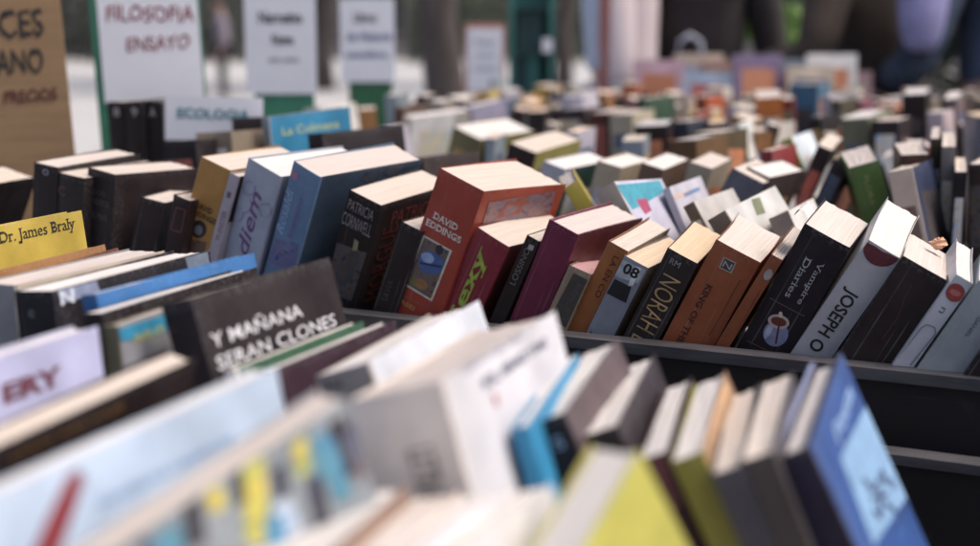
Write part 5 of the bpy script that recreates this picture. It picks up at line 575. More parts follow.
(0.765, 3.119, -0.022, 5.2, -14, 0.028, 0.109, 0.175, '8f8478', 'tan', 'taupe book, 16th from the left in the rearmost of the blurred back rows'),
(0.796, 3.111, -0.025, 28.0, -2.2, 0.016, 0.121, 0.19, '8f8478', 'cream', 'taupe slim book, 17th from the left in the rearmost of the blurred back rows'),
(0.853, 3.097, -0.022, 13.1, 7.8, 0.042, 0.116, 0.165, '2a2728', 'pale', 'black thick book, 18th from the left in the rearmost of the blurred back rows'),
(0.95, 3.072, -0.025, 15.9, -0.3, 0.042, 0.114, 0.19, 'b5622c', 'tan', 'orange thick book, 19th from the left in the rearmost of the blurred back rows'),
(1.027, 3.053, -0.022, 7.4, 12, 0.028, 0.123, 0.18, 'b08a3c', 'white', 'mustard book, 20th from the left in the rearmost of the blurred back rows'),
(1.056, 3.046, -0.025, 24.7, 1.8, 0.016, 0.131, 0.19, '6b3b4a', 'white', 'plum slim book, 1st from the left in the rearmost of the blurred back rows'),
(1.104, 3.034, -0.024, 31.0, -2.6, 0.034, 0.124, 0.19, '2a2728', 'cream', 'black book, 2nd from the left in the rearmost of the blurred back rows'),
(0.351, 3.36, -0.025, 87.1, -0.3, 0.02, 0.13, 0.25, 'c9a3b2', 'pale', 'large pink book shown cover outward at the far end of the stall'),
(0.406, 3.41, -0.025, 78.2, -14.1, 0.02, 0.13, 0.235, 'a79cc4', 'pale', 'large lilac book shown cover outward at the far end of the stall'),
(0.463, 3.46, -0.025, 94.2, -0.6, 0.02, 0.13, 0.265, 'c9b3a0', 'pale', 'large sand book shown cover outward at the far end of the stall'),
(0.476, 3.36, -0.025, 86.1, -7.9, 0.02, 0.13, 0.22, '8e9fb8', 'pale', 'large pale blue book shown cover outward at the far end of the stall'),
(0.534, 3.41, -0.025, 94.3, -7.8, 0.02, 0.13, 0.25, 'a98578', 'pale', 'large dusty brown book shown cover outward at the far end of the stall'),
(0.592, 3.46, -0.025, 80.4, -6.3, 0.02, 0.13, 0.235, 'd8cfc6', 'pale', 'large ivory book shown cover outward at the far end of the stall'),
(0.602, 3.36, -0.025, 86.4, -9.0, 0.02, 0.13, 0.265, '7b6a8a', 'pale', 'large violet grey book shown cover outward at the far end of the stall'),
(0.661, 3.41, -0.025, 101.6, -4.7, 0.02, 0.13, 0.22, 'c98f9b', 'pale', 'large rose book shown cover outward at the far end of the stall'),
(0.722, 3.46, -0.025, 86.9, -4.8, 0.02, 0.13, 0.25, '7f8f9a', 'pale', 'large grey blue book shown cover outward at the far end of the stall'),
(0.728, 3.36, -0.025, 79.2, -3.0, 0.02, 0.13, 0.235, 'c4b3a0', 'pale', 'large oatmeal book shown cover outward at the far end of the stall'),
(0.789, 3.41, -0.025, 94.4, -7.5, 0.02, 0.13, 0.265, 'e0dcd8', 'pale', 'large white book shown cover outward at the far end of the stall'),
(0.852, 3.46, -0.025, 81.6, -7.3, 0.02, 0.13, 0.22, '8d7078', 'pale', 'large dull plum book shown cover outward at the far end of the stall'),
]

def spine_y(x, T, bul=.035): return -bul*T*(1-(2*x/T)**2) - .0002
def cover_geo(T, D, H, c, fl, warp=0., bow=0., bul=.035):
    xs = [-1, -.93, -.7, -.35, 0, .35, .7, .93, 1]
    path = []
    ys = [1, .72, .4, .12, .02]
    for y in ys: path.append((-T/2*(1+fl*y) - warp*y*y, y*D, 1, 0))
    for s in xs: path.append((s*T/2, spine_y(s*T/2, T, bul), 0, 1))
    for y in ys[::-1]: path.append((T/2*(1+fl*y) + warp*y*y, y*D, -1, 0))
    k = len(path); zs = [0, H*.2, H*.4, H*.6, H*.8, H*.93, H]
    v = []; f = []
    for z in zs:
        for x, y, nx, ny in path: v.append((x, y, z))
        for x, y, nx, ny in path:
            xi = max(-T/2*(1+fl)+c - warp, min(T/2*(1+fl)-c + warp, x + nx*c)); 
            if ny: xi = x*(1-2*c/T)
            v.append((xi, y+ny*c, z))
    v = [(x + bow*max(0, y/D)**2*(.35+.65*z/H), y, z) for x, y, z in v]
    m = 2*k
    for q in range(len(zs)-1):
        o0, o1 = q*m, (q+1)*m
        for i in range(k-1):
            f.append((o0+i, o0+i+1, o1+i+1, o1+i)); f.append((o0+k+i+1, o0+k+i, o1+k+i, o1+k+i+1))
        for i in (0, k-1): f.append((o0+i, o1+i, o1+k+i, o0+k+i))
    t = (len(zs)-1)*m
    for i in range(k-1):
        f.append((t+i, t+i+1, t+k+i+1, t+k+i)); f.append((i, k+i, k+i+1, i+1))
    return v, f
def page_geo(T, D, H, c, fl, ins, seed, ragged=.0004, bow=0., bul=.035):
    r = random.Random(seed); nx, ny = 10, 7
    c2 = c + .0002; v = []; f = []
    cr = r.uniform(-.0022, .0010)
    for j in range(ny+1):
        y = j/ny
        for i in range(nx+1):
            s = -1 + 2*i/nx; hw = T/2*(1+fl*y) - c2
            x = s*hw; yy = y*(D-ins*1.1-.0004)
            if j == 0: yy = spine_y(x, T, bul) + c2
            z = H - ins - .0004 + cr*(1-s*s)*(1-y) + r.uniform(-ragged, ragged)*(.3 if i in (0, nx) else 1) - (.0015*y*y if ins == 0 else 0)
            v.append((x, yy, min(z, H-.0002)))
    q = nx+1
    for j in range(ny):
        for i in range(nx): f.append((j*q+i, j*q+i+1, (j+1)*q+i+1, (j+1)*q+i))
    per = [i for i in range(nx+1)] + [j*q+nx for j in range(1, ny+1)] + [ny*q+i for i in range(nx-1, -1, -1)] + [j*q for j in range(ny-1, 0, -1)]
    k = len(v)
    prev = per; npr = len(per)
    for zf in (.93, .8, .6, .4, .2, 0):
        k = len(v)
        for p in per: v.append((v[p][0], v[p][1], ins + zf*(H-2*ins)))
        for a in range(npr):
            b = (a+1) % npr; f.append((prev[b], prev[a], k+a, k+b))
        prev = [k+a for a in range(npr)]
    f.append(tuple(prev)[::-1])
    v = [(x + bow*max(0, y/D)**2*(.35+.65*z/H), y, z) for x, y, z in v]
    return v, f
def decal(root, spec, T, D, H, fl, par, warp=0., bow=0., bul=.035, dfm=None):
    lift = .00025 + .000012*decal.n + (.0001 if spec[0] == 'T' else 0)
    decal.n += 1
    face = spec[1]
    def put(u, vv, extra=0):
        if face == 'spine': return (u, spine_y(u, T, bul) - lift - extra, vv)
        y_ = max(0, min(1, u/D)); return (T/2*(1+fl*y_) + warp*y_*max(y_, .4)*1.02 + bow*y_*max(y_, .3)*(.35+.65*vv/H) + lift + extra, u, vv)
    if spec[0] == 'T':
        _, _, s, u, vv, ang, wd, ht, col, bold, shear, name = spec
        V, F = text_geo(s, bold, shear); a = R_(ang); ca, sa = math.cos(a), math.sin(a)
        pts = []
        for x, y in V:
            x *= wd; y *= ht
            pts.append(put(u + x*ca - y*sa, vv + x*sa + y*ca))
        if dfm: pts = [dfm(p) for p in pts]
        return obj(name, pts, F, ink_mat(col), par)
    _, _, q, col, name = spec
    # rings of points so the patch follows the curved spine
    cx = sum(p[0] for p in q)/len(q); cy = sum(p[1] for p in q)/len(q)
    dense = []
    for i in range(len(q)):
        a, b = q[i], q[(i+1) % len(q)]
        for t in (0, .25, .5, .75) if len(q) < 10 else (0,): dense.append((a[0]+(b[0]-a[0])*t, a[1]+(b[1]-a[1])*t))
    k = len(dense); pts = [put(cx, cy)]; F = []
    for m_ in (.5, 1):
        for p in dense: pts.append(put(cx+(p[0]-cx)*m_, cy+(p[1]-cy)*m_))
    for i in range(k):
        j = (i+1) % k; F.append((0, 1+i, 1+j)); F.append((1+i, 1+k+i, 1+k+j, 1+j))
    if dfm: pts = [dfm(p) for p in pts]
    return obj(name, pts, F, art_mat(col) if name in ('cover_picture', 'title_panel') and len(q) < 10 else ink_mat(col), par)
decal.n = 0
def recolour_right(o, T, mat):
    me = o.data; me.materials.append(mat)
    for p in me.polygons:
        if p.center.x > T*.47 and p.normal.x > .5: p.material_index = 1
LAB = ['c2b59a', '8d3b2c', '3b4d66', 'b8913f', '6a6f52', '9aa0ab', '2b2628', '54423a', 'a8683c', 'cfc7bd']
for bi, (key, p, yaw, pit, lean, T, D, H, c1, c2, pg, hard, fl, grp, lab) in enumerate(BOOKS):
    root = thing('hardcover_book' if hard else 'paperback_book', lab, 'book', (p[0], p[1], p[2]+ZB), (R_(pit), R_(lean), -R_(yaw)), grp, 'YXZ')
    c = .0024 if hard else .00038
    rb = random.Random(bi*7+1); wp = 0. if hard else rb.uniform(.0003, .0014); bw = 0. if hard or key[0] in 'FG' else rb.uniform(-.0034, .0034); bu = rb.uniform(.01, .035); bend = rb.uniform(-.0018, .0018) if key[0] in 'MB' else 0.
    def dfm(p, bend=bend, H=H): z = p[2]/H; return (p[0] + bend*4*z*(1-z), p[1], p[2])
    if key == 'M12': bw = .002
    if key == 'M15': c = .0012
    v, f = cover_geo(T, D, H, c, fl, wp, bw, bu)
    v = [dfm(p) for p in v]
    cov = obj('cover', v, f, cover_mat(c1, 2.0 if key == 'M16' else 1.0), root)
    me = cov.data
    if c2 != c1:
        # the back cover panel has another colour than the spine
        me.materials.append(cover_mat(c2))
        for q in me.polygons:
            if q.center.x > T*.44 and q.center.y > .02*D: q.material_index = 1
    if hard:   # the front board is printed paler than the spine
        me.materials.append(cover_mat('aab4dc'))
        for q in me.polygons:
            if q.center.x < -T*.40 and q.center.y > .02*D: q.material_index = 2
    v, f = page_geo(T, D, H, c, fl, .003 if hard else rb.choice((0, 0, .0006, .0012)), bi, .00042, bw, bu)
    v = [dfm(p) for p in v]
    obj('page_block', v, f, page_mat(pg), root)
    decal.n = 0
    for d in DECALS.get(key, ()): decal(root, d, T, D, H, fl, cov, wp, bw, bu, dfm)
    if key[0] in 'BCDE' and key not in DECALS:
        lc = rb.choice(LAB)
        z0 = H*rb.uniform(.55, .72); z1 = H*rb.uniform(.80, .93)
        decal(root, ('P', 'spine', [(-T*.34, z0), (T*.34, z0), (T*.34, z1), (-T*.34, z1)], lc, 'title_panel'), T, D, H, fl, cov, wp, bw, bu, dfm)
        if D*.8 > .05: decal(root, ('P', 'right', [(D*.18, H*.45), (D*.85, H*.42), (D*.82, H*.85), (D*.16, H*.88)], rb.choice(LAB), 'cover_picture'), T, D, H, fl, cov, wp, bw, bu, dfm)
    if key == 'M22':   # torn flap of the cover's upper corner
        vs = []; fs = []; m_ = 7
        for i in range(m_+1):
            s_ = i/m_
            for y in (.018, .052): vs.append((-T/2 - .0105*math.sin(s_*1.7), y + .004*s_*(1 if y > .03 else 1.8), H - .0004 + .0042*math.sin(s_*math.pi) - .0045*s_*s_))
        for i in range(m_): fs.append((2*i, 2*i+1, 2*i+3, 2*i+2))
        obj('torn_flap', vs, fs, page_mat('white'), root, True)

# small crumpled paper on top of the pages near the right edge
def crumple(loc, r, mat, label):
    rr = random.Random(3); vs = []; fs = []; n, m = 10, 7
    for j in range(m+1):
        for i in range(n):
            th = math.pi*j/m; ph = 2*math.pi*i/n; k = r*rr.uniform(.55, 1.25)
            vs.append((k*math.sin(th)*math.cos(ph)*1.3, k*math.sin(th)*math.sin(ph), k*math.cos(th)*.9))
    for j in range(m):
        for i in range(n): fs.append((j*n+i, (j+1)*n+i, (j+1)*n+(i+1) % n, j*n+(i+1) % n))
    o = obj('crumpled_paper', vs, fs, mat); o.location = loc; return tag(o, label, 'paper scrap')
crumple((.318, .955, ZB+.143), .0046, plain('pink_paper', (.60, .33, .20), .7, 200, .3), 'tiny crumpled salmon pink paper scrap lying on the pale page tops at right')

# books of the far rows: shared meshes, own materials per object
FM = {}
for (x, y, z, yaw, lean, T, D, H, col, pg, lab) in FILL:
    kk = (T, H, random.randint(0, 1))
    if kk not in FM:
        Dm = .122
        v, f = cover_geo(T, Dm, H, .0006, .04, .0005); a = bpy.data.meshes.new('cover'); a.from_pydata(v, [], f); a.materials.append(None)
        v, f = page_geo(T, Dm, H, .0006, .04, 0., len(FM)+500); b = bpy.data.meshes.new('page_block'); b.from_pydata(v, [], f); b.materials.append(None)
        FM[kk] = (a, b)
    a, b = FM[kk]
    root = thing('paperback_book', lab, 'book', (x, y, z+ZB), (0, R_(lean), -R_(yaw)), 'blurred books of the far rows', 'YXZ')
    for nm, me, mt in (('cover', a, cover_mat(col)), ('page_block', b, page_mat(pg))):
        o = bpy.data.objects.new(nm, me); COL.objects.link(o); o.parent = root
        o.material_slots[0].link = 'OBJECT'; o.material_slots[0].material = mt
        if nm == 'cover': cov = o
    decal.n = 0
    if random.random() < .75:
        z0, z1 = H*random.uniform(.5, .72), H*random.uniform(.78, .93)
        decal(root, ('P', 'spine', [(-T*.36, z0), (T*.36, z0), (T*.36, z1), (-T*.36, z1)], random.choice(LAB), 'title_panel'), T, .122, H, .04, cov, .0005)
    if random.random() < .5 or abs(yaw) > 60:
        decal(root, ('P', 'right', [(.018, H*.5), (.10, H*.48), (.102, H*.86), (.02, H*.88)], random.choice(LAB), 'cover_picture'), T, .122, H, .04, cov, .0005)

# ------------------------------------------------------------------ signs on the table
card = plain('brown_cardboard', (.27, .168, .088), .8, 8, .14, .1, sx=(1, 1, 9))
green_board = plain('green_board', (.035, .16, .10), .5, 20, .2)
bright_green = plain('bright_green_board', (.022, .10, .045), .5, 20, .2)
paper = plain('white_paper_sheet', (.70, .71, .76), .7, 9, .05, .15)
lavpaper = plain('cool_paper_sheet', (.62, .63, .69), .65, 9, .06, .1)
red_ink = ink_mat('8f2f3a'); black_ink = ink_mat('2c2626'); blue_ink = ink_mat('4d5f8c'); grey_ink = ink_mat('77777f'); teal_ink = ink_mat('3e7f8c')
def panel_at(name, label, cat, loc, yaw, tilt, roll, group=None):
    t = thing(name, label, cat, loc, (R_(tilt), R_(roll), R_(yaw)), group, 'YXZ'); return t
def slab(name, w0, w1, z0, z1, y0, y1, mat, parent):
    return MB().box(w0, w1, y0, y1, z0, z1).build(name, mat, parent)
def letters(name, s, cx, cz, wd, ht, mat, parent, y=-.0035, bold=0., shear=0., jit=0., rot=0.):
    return text_flat(name, s, Matrix.Translation((cx, y, cz)) @ Matrix.Rotation(R_(rot), 4, 'Y'), wd, ht, mat, parent, bold, shear, jit)
ZT = ZB - .026
# px is metres per photo pixel at the sign's distance
def px(d): return d/1361.
# cardboard price sign at the left, standing behind the sharp row
d = 1.42; k = px(d)
X = (9-490)*k; t = panel_at('cardboard_sign', 'brown cardboard sign with black and dark red hand lettering at left edge', 'sign', (X, d+.10, ZT), 8, -2, -3)
zc = lambda y: (ZB+.29 - ZT) - d*math.tan(R_(10)+math.atan((y-273)/1361.))   # photo row -> height above the sign's foot
slab('board', -.085, .0455, 0, zc(-60), 0, .004, card, t)
letters('lettering', 'CES', .002, zc(22), .048, .030, black_ink, t, -.001, .012, 0, .06)
letters('lettering', 'ANO', -.004, zc(63), .052, .027, black_ink, t, -.001, .012, .1, .06)
letters('lettering', 'PRECIOS', .004, zc(100), .058, .014, ink_mat('5a2222'), t, -.001, .02, .1, .08)
# red lettered sign on a green board
d = 1.78; k = px(d); zc = lambda y, d=d: (ZB+.29-ZT) - d*math.tan(R_(10)+math.atan((y-273)/1361.))
t = panel_at('lettered_sign', 'white sheet with two lines of red hand lettering on a green board', 'sign', ((164-490)*k, d, ZT), 4, -2, -2.5, 'subject signs along the table edge')
slab('backing_board', -.074, .066, 0, zc(-40), .001, .006, green_board, t)
slab('sheet', -.064, .064, zc(101), zc(-8), -.0012, -.0002, paper, t)
letters('lettering', 'FILOSOFIA', .003, zc(13), .112, .020, red_ink, t, -.002, .008, .05, .08, 3)
letters('lettering', 'ENSAYO', .010, zc(43), .082, .018, red_ink, t, -.002, .008, .1, .07, -1)
MB().box(-.07, .06, -.03, .06, -.001, .005).build('foot', green_board, t)
# low lettered card in front of it
d = 1.56; k = px(d); zc = lambda y, d=d: (ZB+.29-ZT) - d*math.tan(R_(10)+math.atan((y-273)/1361.))
t = panel_at('lettered_card', 'low white card with teal lettering standing over the back books', 'sign', ((209-490)*k, d, ZT), 4, -2, 1.5)
slab('sheet', -.055, .056, zc(141), zc(97), -.0005, .0008, lavpaper, t)
slab('support_post', -.006, .006, 0, zc(142), .0015, .006, green_board, t)
letters('lettering', 'ECOLOGIA', .0, zc(114), .082, .0115, teal_ink, t, -.0015, .03, 0, .05, 1)
# black lettered and blue lettered signs further on
for (d, cx, hw, ytop, ybot, yb, lab, lines, bm, yaw) in (
    (2.25, 283, 35, -6, 94, 112, 'white sheet with three short lines of black print over a dark green board', (('Narrativa', 0, 17, 44, 11, black_ink), ('Nueva', 2, 39, 22, 10, black_ink), ('siglo veinte', 3, 60, 30, 7, grey_ink)), green_board, 3),
    (2.80, 369, 27, -2, 82, 103, 'narrow sheet with blue and grey printed lines over a bright green board', (('Libros', -2, 17, 22, 10, black_ink), ('de Historia', 2, 36, 44, 9, blue_ink), ('castellana', -1, 54, 42, 7, blue_ink)), bright_green, 3)):
    k = px(d); zc = lambda y, d=d: (ZB+.29-ZT) - d*math.tan(R_(10)+math.atan((y-273)/1361.))
    t = panel_at('lettered_sign', lab, 'sign', ((cx-490)*k, d, ZT), yaw, -2, 0, 'subject signs along the table edge')
    slab('backing_board', -(hw-8)*k, (hw-3)*k, 0, zc(ytop-3), .001, .006, bm, t)
    slab('sheet', -hw*k, hw*k, zc(ybot), zc(ytop), -.0012, -.0002, lavpaper, t)
    for s, dx, y, wd, ht, mt in lines: letters('lettering', s, dx*k, zc(y), wd*k, ht*k, mt, t, -.002, .02)
    MB().box(-(hw-8)*k, (hw-3)*k, -.03, .06, -.001, .005).build('foot', bm, t)
# small pale sign with a red rim and a green display rack at the far corner
d = 3.5; k = px(d); zc = lambda y, d=d: (ZB+.29-ZT) - d*math.tan(R_(10)+math.atan((y-273)/1361.))
t = panel_at('lettered_sign', 'small pale sheet in thin reddish frame beside the dark teal rack', 'sign', ((485-490)*k, d, ZT), 0, -2, 0, 'subject signs along the table edge')
slab('frame', -20*k, 20*k, zc(93), zc(23), 0, .006, plain('reddish_frame', (.42, .20, .15), .6), t)
slab('sheet', -17.5*k, 17.5*k, zc(91), zc(28), -.0015, -.0003, lavpaper, t)
slab('post', -3*k, 3*k, 0, zc(93.5), .0, .006, green_board, t)
for y in (42, 56, 68): letters('lettering', 'Poesia', 0, zc(y), 18*k, 5*k, blue_ink, t, -.003) if y == 42 else letters('lettering', 'y teatro' if y == 56 else 'varios', 0, zc(y), 20*k, 5*k, blue_ink, t, -.003)
d = 3.55; k = px(d); zc = lambda y, d=d: (ZB+.29-ZT) - d*math.tan(R_(10)+math.atan((y-273)/1361.))
teal = plain('teal_rack', (.03, .135, .12), .5, 15, .2); dteal = plain('dark_teal_inset', (.012, .045, .05), .5, 15, .2)
t = panel_at('display_rack', 'tall dark teal display rack at the far corner of the stall', 'rack', ((531-490)*k, d, ZT), 0, 0, 0)
slab('back_panel', -20*k, 21*k, 0, zc(-60), .03, .04, teal, t)
for x in (-22, 17): slab('side_panel', x*k, (x+5)*k, 0, zc(-60), -.03, .029, teal, t)
for y in (100, 55, 10): slab('shelf', -16.8*k, 16.8*k, zc(y), zc(y)+.008, -.028, .0295, dteal, t)
for x, y, h, c_ in ((-11, 99.8, 40, dteal), (1, 99.8, 43, teal), (-9, 54.8, 40, dteal), (3, 54.8, 38, dteal)): slab('booklet', (x-5)*k, (x+6)*k, zc(y)+.0085, zc(y)+.0085+h*k, -.01, .02, c_, t)
slab('price_tag', 10*k, 20*k, zc(52), zc(38), -.036, -.0335, lavpaper, t)

# ------------------------------------------------------------------ people behind the table
skin = plain('skin', (.42, .26, .19), .5, 30, .08)
def skinned(name, nodes, edges, mat, parent, sub=2, root=0):
    me = bpy.data.meshes.new(name); me.from_pydata([n[0] for n in nodes], edges, []); me.materials.append(mat)
    o = bpy.data.objects.new(name, me); COL.objects.link(o); o.parent = parent
    sk = o.modifiers.new('skin', 'SKIN'); sk.use_smooth_shade = True
    if not me.skin_vertices: me.attributes  # layer is made with the modifier
    for i, n in enumerate(nodes):
        r = n[1]; me.skin_vertices[0].data[i].radius = (r, r) if not isinstance(r, tuple) else r
    me.skin_vertices[0].data[root].use_root = True
    ss = o.modifiers.new('sub', 'SUBSURF'); ss.levels = sub; ss.render_levels = sub
    return o
def hand_nodes(wr, dirv, side):
    """palm and five curled fingers: returns extra nodes / edges (first node joins the wrist)"""
    d = Vector(dirv).normalized(); up = Vector((0, 0, 1)); sidev = d.cross(up).normalized()
    if sidev.length < .1: sidev = Vector((1, 0, 0))
    dn = d.cross(sidev).normalized()
    if dn.z > 0: dn = -dn
    w_ = Vector(wr); nodes = [(w_+d*.05, (.034, .018)), (w_+d*.085, (.036, .015))]; edges = [(0, 1)]
    for i, (off, L) in enumerate(((-.028, .070), (-.009, .080), (.010, .075), (.028, .058))):
        b = w_ + d*.092 + sidev*off; k = len(nodes)
        nodes += [(b, .009), (b+d*L*.5+dn*.008, .0085), (b+d*L*.8+dn*L*.4, .0075)]
        edges += [(1, k), (k, k+1), (k+1, k+2)]
    b = w_ + d*.035 - sidev*.032*side; k = len(nodes)
    nodes += [(b, .012), (b+d*.03-sidev*.018*side+dn*.008, .010), (b+d*.058-sidev*.020*side+dn*.018, .008)]
    edges += [(0, k), (k, k+1), (k+1, k+2)]
    return nodes, edges
def person(label, loc, yaw, top_mat, leg_mat, hair_mat, lh, rh, lean=0., elbow=None, shoe=black_board, group='shoppers behind the far end of the stall', hem=.86):
    """lh, rh: hand targets in the person's own space (x to their right seen from behind, +y forward)"""
    t = thing('person', label, 'person', loc, (0, 0, R_(yaw)), group)
    ly = math.sin(R_(lean))*.55
    pel = Vector((0, 0, .95)); che = Vector((0, ly*.6, 1.22)); nk = Vector((0, ly, 1.46)); hd = Vector((0, ly*1.12+.03, 1.60)); tp = Vector((0, ly*1.12+.02, 1.70))
    N_ = [(pel, (.15, .11)), (Vector((0, ly*.3, 1.08)), (.135, .10)), (che, (.16, .115)), (Vector((0, ly*.92, 1.40)), (.10, .075)), (nk, .055), (hd, (.078, .095)), (tp, (.06, .075))]
    E_ = [(0, 1), (1, 2), (2, 3), (3, 4), (4, 5), (5, 6)]
    T_ = [(Vector((0, 0, hem)), (.172, .135)), (Vector((0, ly*.3, 1.06)), (.158, .125)), (che, (.185, .14)), (Vector((0, ly*.92, 1.41)), (.115, .09))]
    TE = [(0, 1), (1, 2), (2, 3)]
    for sd_, tg in ((-1, lh), (1, rh)):
        sh = Vector((sd_*.185, ly*.85, 1.38)); hnd = Vector(tg); mid = (sh+hnd)/2
        reach = (hnd-sh).length; bend = math.sqrt(max(.0, .29**2-(min(reach, .56)/2)**2))
        el = mid + Vector((sd_*.4, -.5, -.75)).normalized()*bend
        wr = el + (hnd-el)*.78
        k = len(N_); N_ += [(sh, .055), (el, .042), (wr, .029)]; E_ += [(3, k), (k, k+1), (k+1, k+2)]
        hn, he = hand_nodes(wr, hnd-el, sd_); k2 = len(N_)
        N_ += hn; E_ += [(k+2, k2)] + [(a+k2, b+k2) for a, b in he]
        k = len(T_); T_ += [(sh, .078), (el, .060), (el+(hnd-el)*.7, .047)]; TE += [(3, k), (k, k+1), (k+1, k+2)]
    L_ = [(Vector((0, 0, .94)), (.168, .13))]; LE = []
    for sd_ in (-1, 1):
        hip = Vector((sd_*.095, 0, .88)); kn = Vector((sd_*.11, .03, .48)); an = Vector((sd_*.12, -.01, .09)); ft = Vector((sd_*.13, .13, .045))
        k = len(N_); N_ += [(hip, .085), (kn, .058), (an, .04), (ft, .035)]; E_ += [(0, k), (k, k+1), (k+1, k+2), (k+2, k+3)]
        k = len(L_); L_ += [(hip, .102), (kn, .076), (an+Vector((0, 0, .02)), .062)]; LE += [(0, k), (k, k+1), (k+1, k+2)]
        skinned('shoe', [(an+Vector((0, -.02, -.035)), .048), (ft+Vector((0, -.04, 0)), (.05, .04)), (ft+Vector((0, .03, -.008)), (.045, .032))], [(0, 1), (1, 2)], shoe, t, 1)
    skinned('body', N_, E_, skin, t)
    skinned('jacket', T_, TE, top_mat, t)
    skinned('trousers', L_, LE, leg_mat, t)
    vs = []; fs = []; n = 14
    for j in range(8):
        th = j/7*1.75
        for i in range(n):
            ph = 2*math.pi*i/n; r = Vector((math.sin(th)*math.cos(ph)*.102, math.sin(th)*math.sin(ph)*.118, math.cos(th)*.125))
            if r.y > .05 and r.z < .05: r.y = .05
            vs.append(hd + Vector((0, -.015, .015)) + r)
    for j in range(7):
        for i in range(n): fs.append((j*n+i, (j+1)*n+i, (j+1)*n+(i+1) % n, j*n+(i+1) % n))
    obj('hair', vs, fs, hair_mat, t, True)
    fx = MB()
    for sx_ in (-.032, .032): fx.tube([hd+Vector((sx_-.012, .088, .0)), hd+Vector((sx_+.012, .088, .0))], .007, 6)
    fx.build('eyes', black_ink, t)
    MB().tube([hd+Vector((0, .085, .005)), hd+Vector((0, .112, -.035)), hd+Vector((0, .09, -.045))], [.007, .014, .006], 6).build('nose', skin, t)
    MB().tube([hd+Vector((-.025, .088, -.062)), hd+Vector((0, .096, -.064)), hd+Vector((.025, .088, -.062))], .006, 6).build('mouth', ink_mat('7a3f3a'), t)
    for sx_ in (-1, 1): MB().tube([hd+Vector((sx_*.080, -.005, .02)), hd+Vector((sx_*.088, -.005, -.01)), hd+Vector((sx_*.082, .0, -.035))], [.012, .016, .01], 6).build('ear', skin, t)
    return t
brown_coat = plain('dark_brown_coat', (.046, .031, .024), .85, 5, .6, .9)
black_coat = plain('black_coat', (.024, .018, .019), .85, 5, .6, .9)
denim = plain('denim', (.06, .08, .125), .85, 7, .55, .9)
dk_trs = plain('dark_trousers', (.028, .026, .032), .85, 30, .2)
lav = plain('lavender_fabric', (.27, .26, .47), .8, 12, .3)
hairm = plain('dark_hair', (.02, .014, .01), .6, 60, .3)
# jacket with coloured bands
sj, n_, l_, b_ = new_mat('striped_jacket')
tc_ = n_.new('ShaderNodeTexCoord'); s_ = n_.new('ShaderNodeSeparateXYZ'); l_.new(tc_.outputs['Object'], s_.inputs[0])
r_ = n_.new('ShaderNodeValToRGB'); r_.color_ramp.interpolation = 'CONSTANT'
mx = math_(n_, l_, 'ADD', math_(n_, l_, 'MULTIPLY', s_.outputs[1], -3.0), .5); l_.new(mx, r_.inputs[0])
e = r_.color_ramp.elements; e[0].position = 0; e[0].color = (.42, .48, .60, 1); e[1].position = .38; e[1].color = (.34, .12, .10, 1)
x_ = e.new(.50); x_.color = (.55, .47, .49, 1)
l_.new(r_.outputs[0], b_.inputs['Base Color']); b_.inputs['Roughness'].default_value = .8
ltr = plain('pale_grey_trousers', (.33, .38, .42), .8, 20, .15)
person('person in a dark brown coat reaching left over the far books', (1.13, 3.95, 0), 68, brown_coat, dk_trs, hairm, (-.28, .38, 1.03), (.25, .12, .86), 14)
person('person in a blue denim jacket at the right edge with a lavender bag', (1.43, 3.75, 0), 20, denim, denim, hairm, (-.26, .25, 1.0), (.26, .30, 1.0), 3, hem=.95)
person('person in a black coat standing beyond the orange dictionary', (.72, 4.75, 0), 170, black_coat, dk_trs, hairm, (-.24, .10, .84), (.24, .12, .84), 4)
person('person in a jacket with light blue, red and white bands, pale trousers', (.44, 4.55, 0), 76, sj, ltr, hairm, (-.22, .06, .86), (.22, .02, .86), 2, hem=1.0)
def bag(label, loc, yaw, w_, h_, dp, mat, name='shoulder_bag', strap=.35):
    t = thing(name, label, 'bag', loc, (0, 0, R_(yaw)))
    vs = []; fs = []; n, m = 20, 10
    for j in range(m+1):
        th = math.pi*j/m
        for i in range(n):
            ph = 2*math.pi*i/n; cx_, cy_ = math.cos(ph), math.sin(ph); k = math.sin(th)**.42
            vs.append((w_/2*k*cx_*(1-.18*math.cos(th)), dp/2*k*cy_, -h_/2*math.cos(th)*(1 if True else 0) + .004*math.sin(9*ph)*k))
    for j in range(m):
        for i in range(n): fs.append((j*n+i, j*n+(i+1) % n, (j+1)*n+(i+1) % n, (j+1)*n+i))
    obj('bag_body', vs, fs, mat, t, True)
    MB().tube([(-w_*.36, 0, h_*.38), (-w_*.25, 0, h_*.5+strap*.7), (0, 0, h_*.5+strap), (w_*.25, 0, h_*.5+strap*.7), (w_*.36, 0, h_*.38)], .008, 6).build('strap', mat, t, True)
    return t
bag('soft lavender shoulder bag hanging beside the denim jacket', (1.13, 3.62, ZB+.385), 10, .14, .29, .09, lav, strap=.22)
bag('pale blue grey rounded bag held in front of the black coat', (.655, 4.52, ZB+.115), 5, .13, .20, .09, plain('pale_bag', (.42, .45, .55), .6, 12, .25), strap=.07)
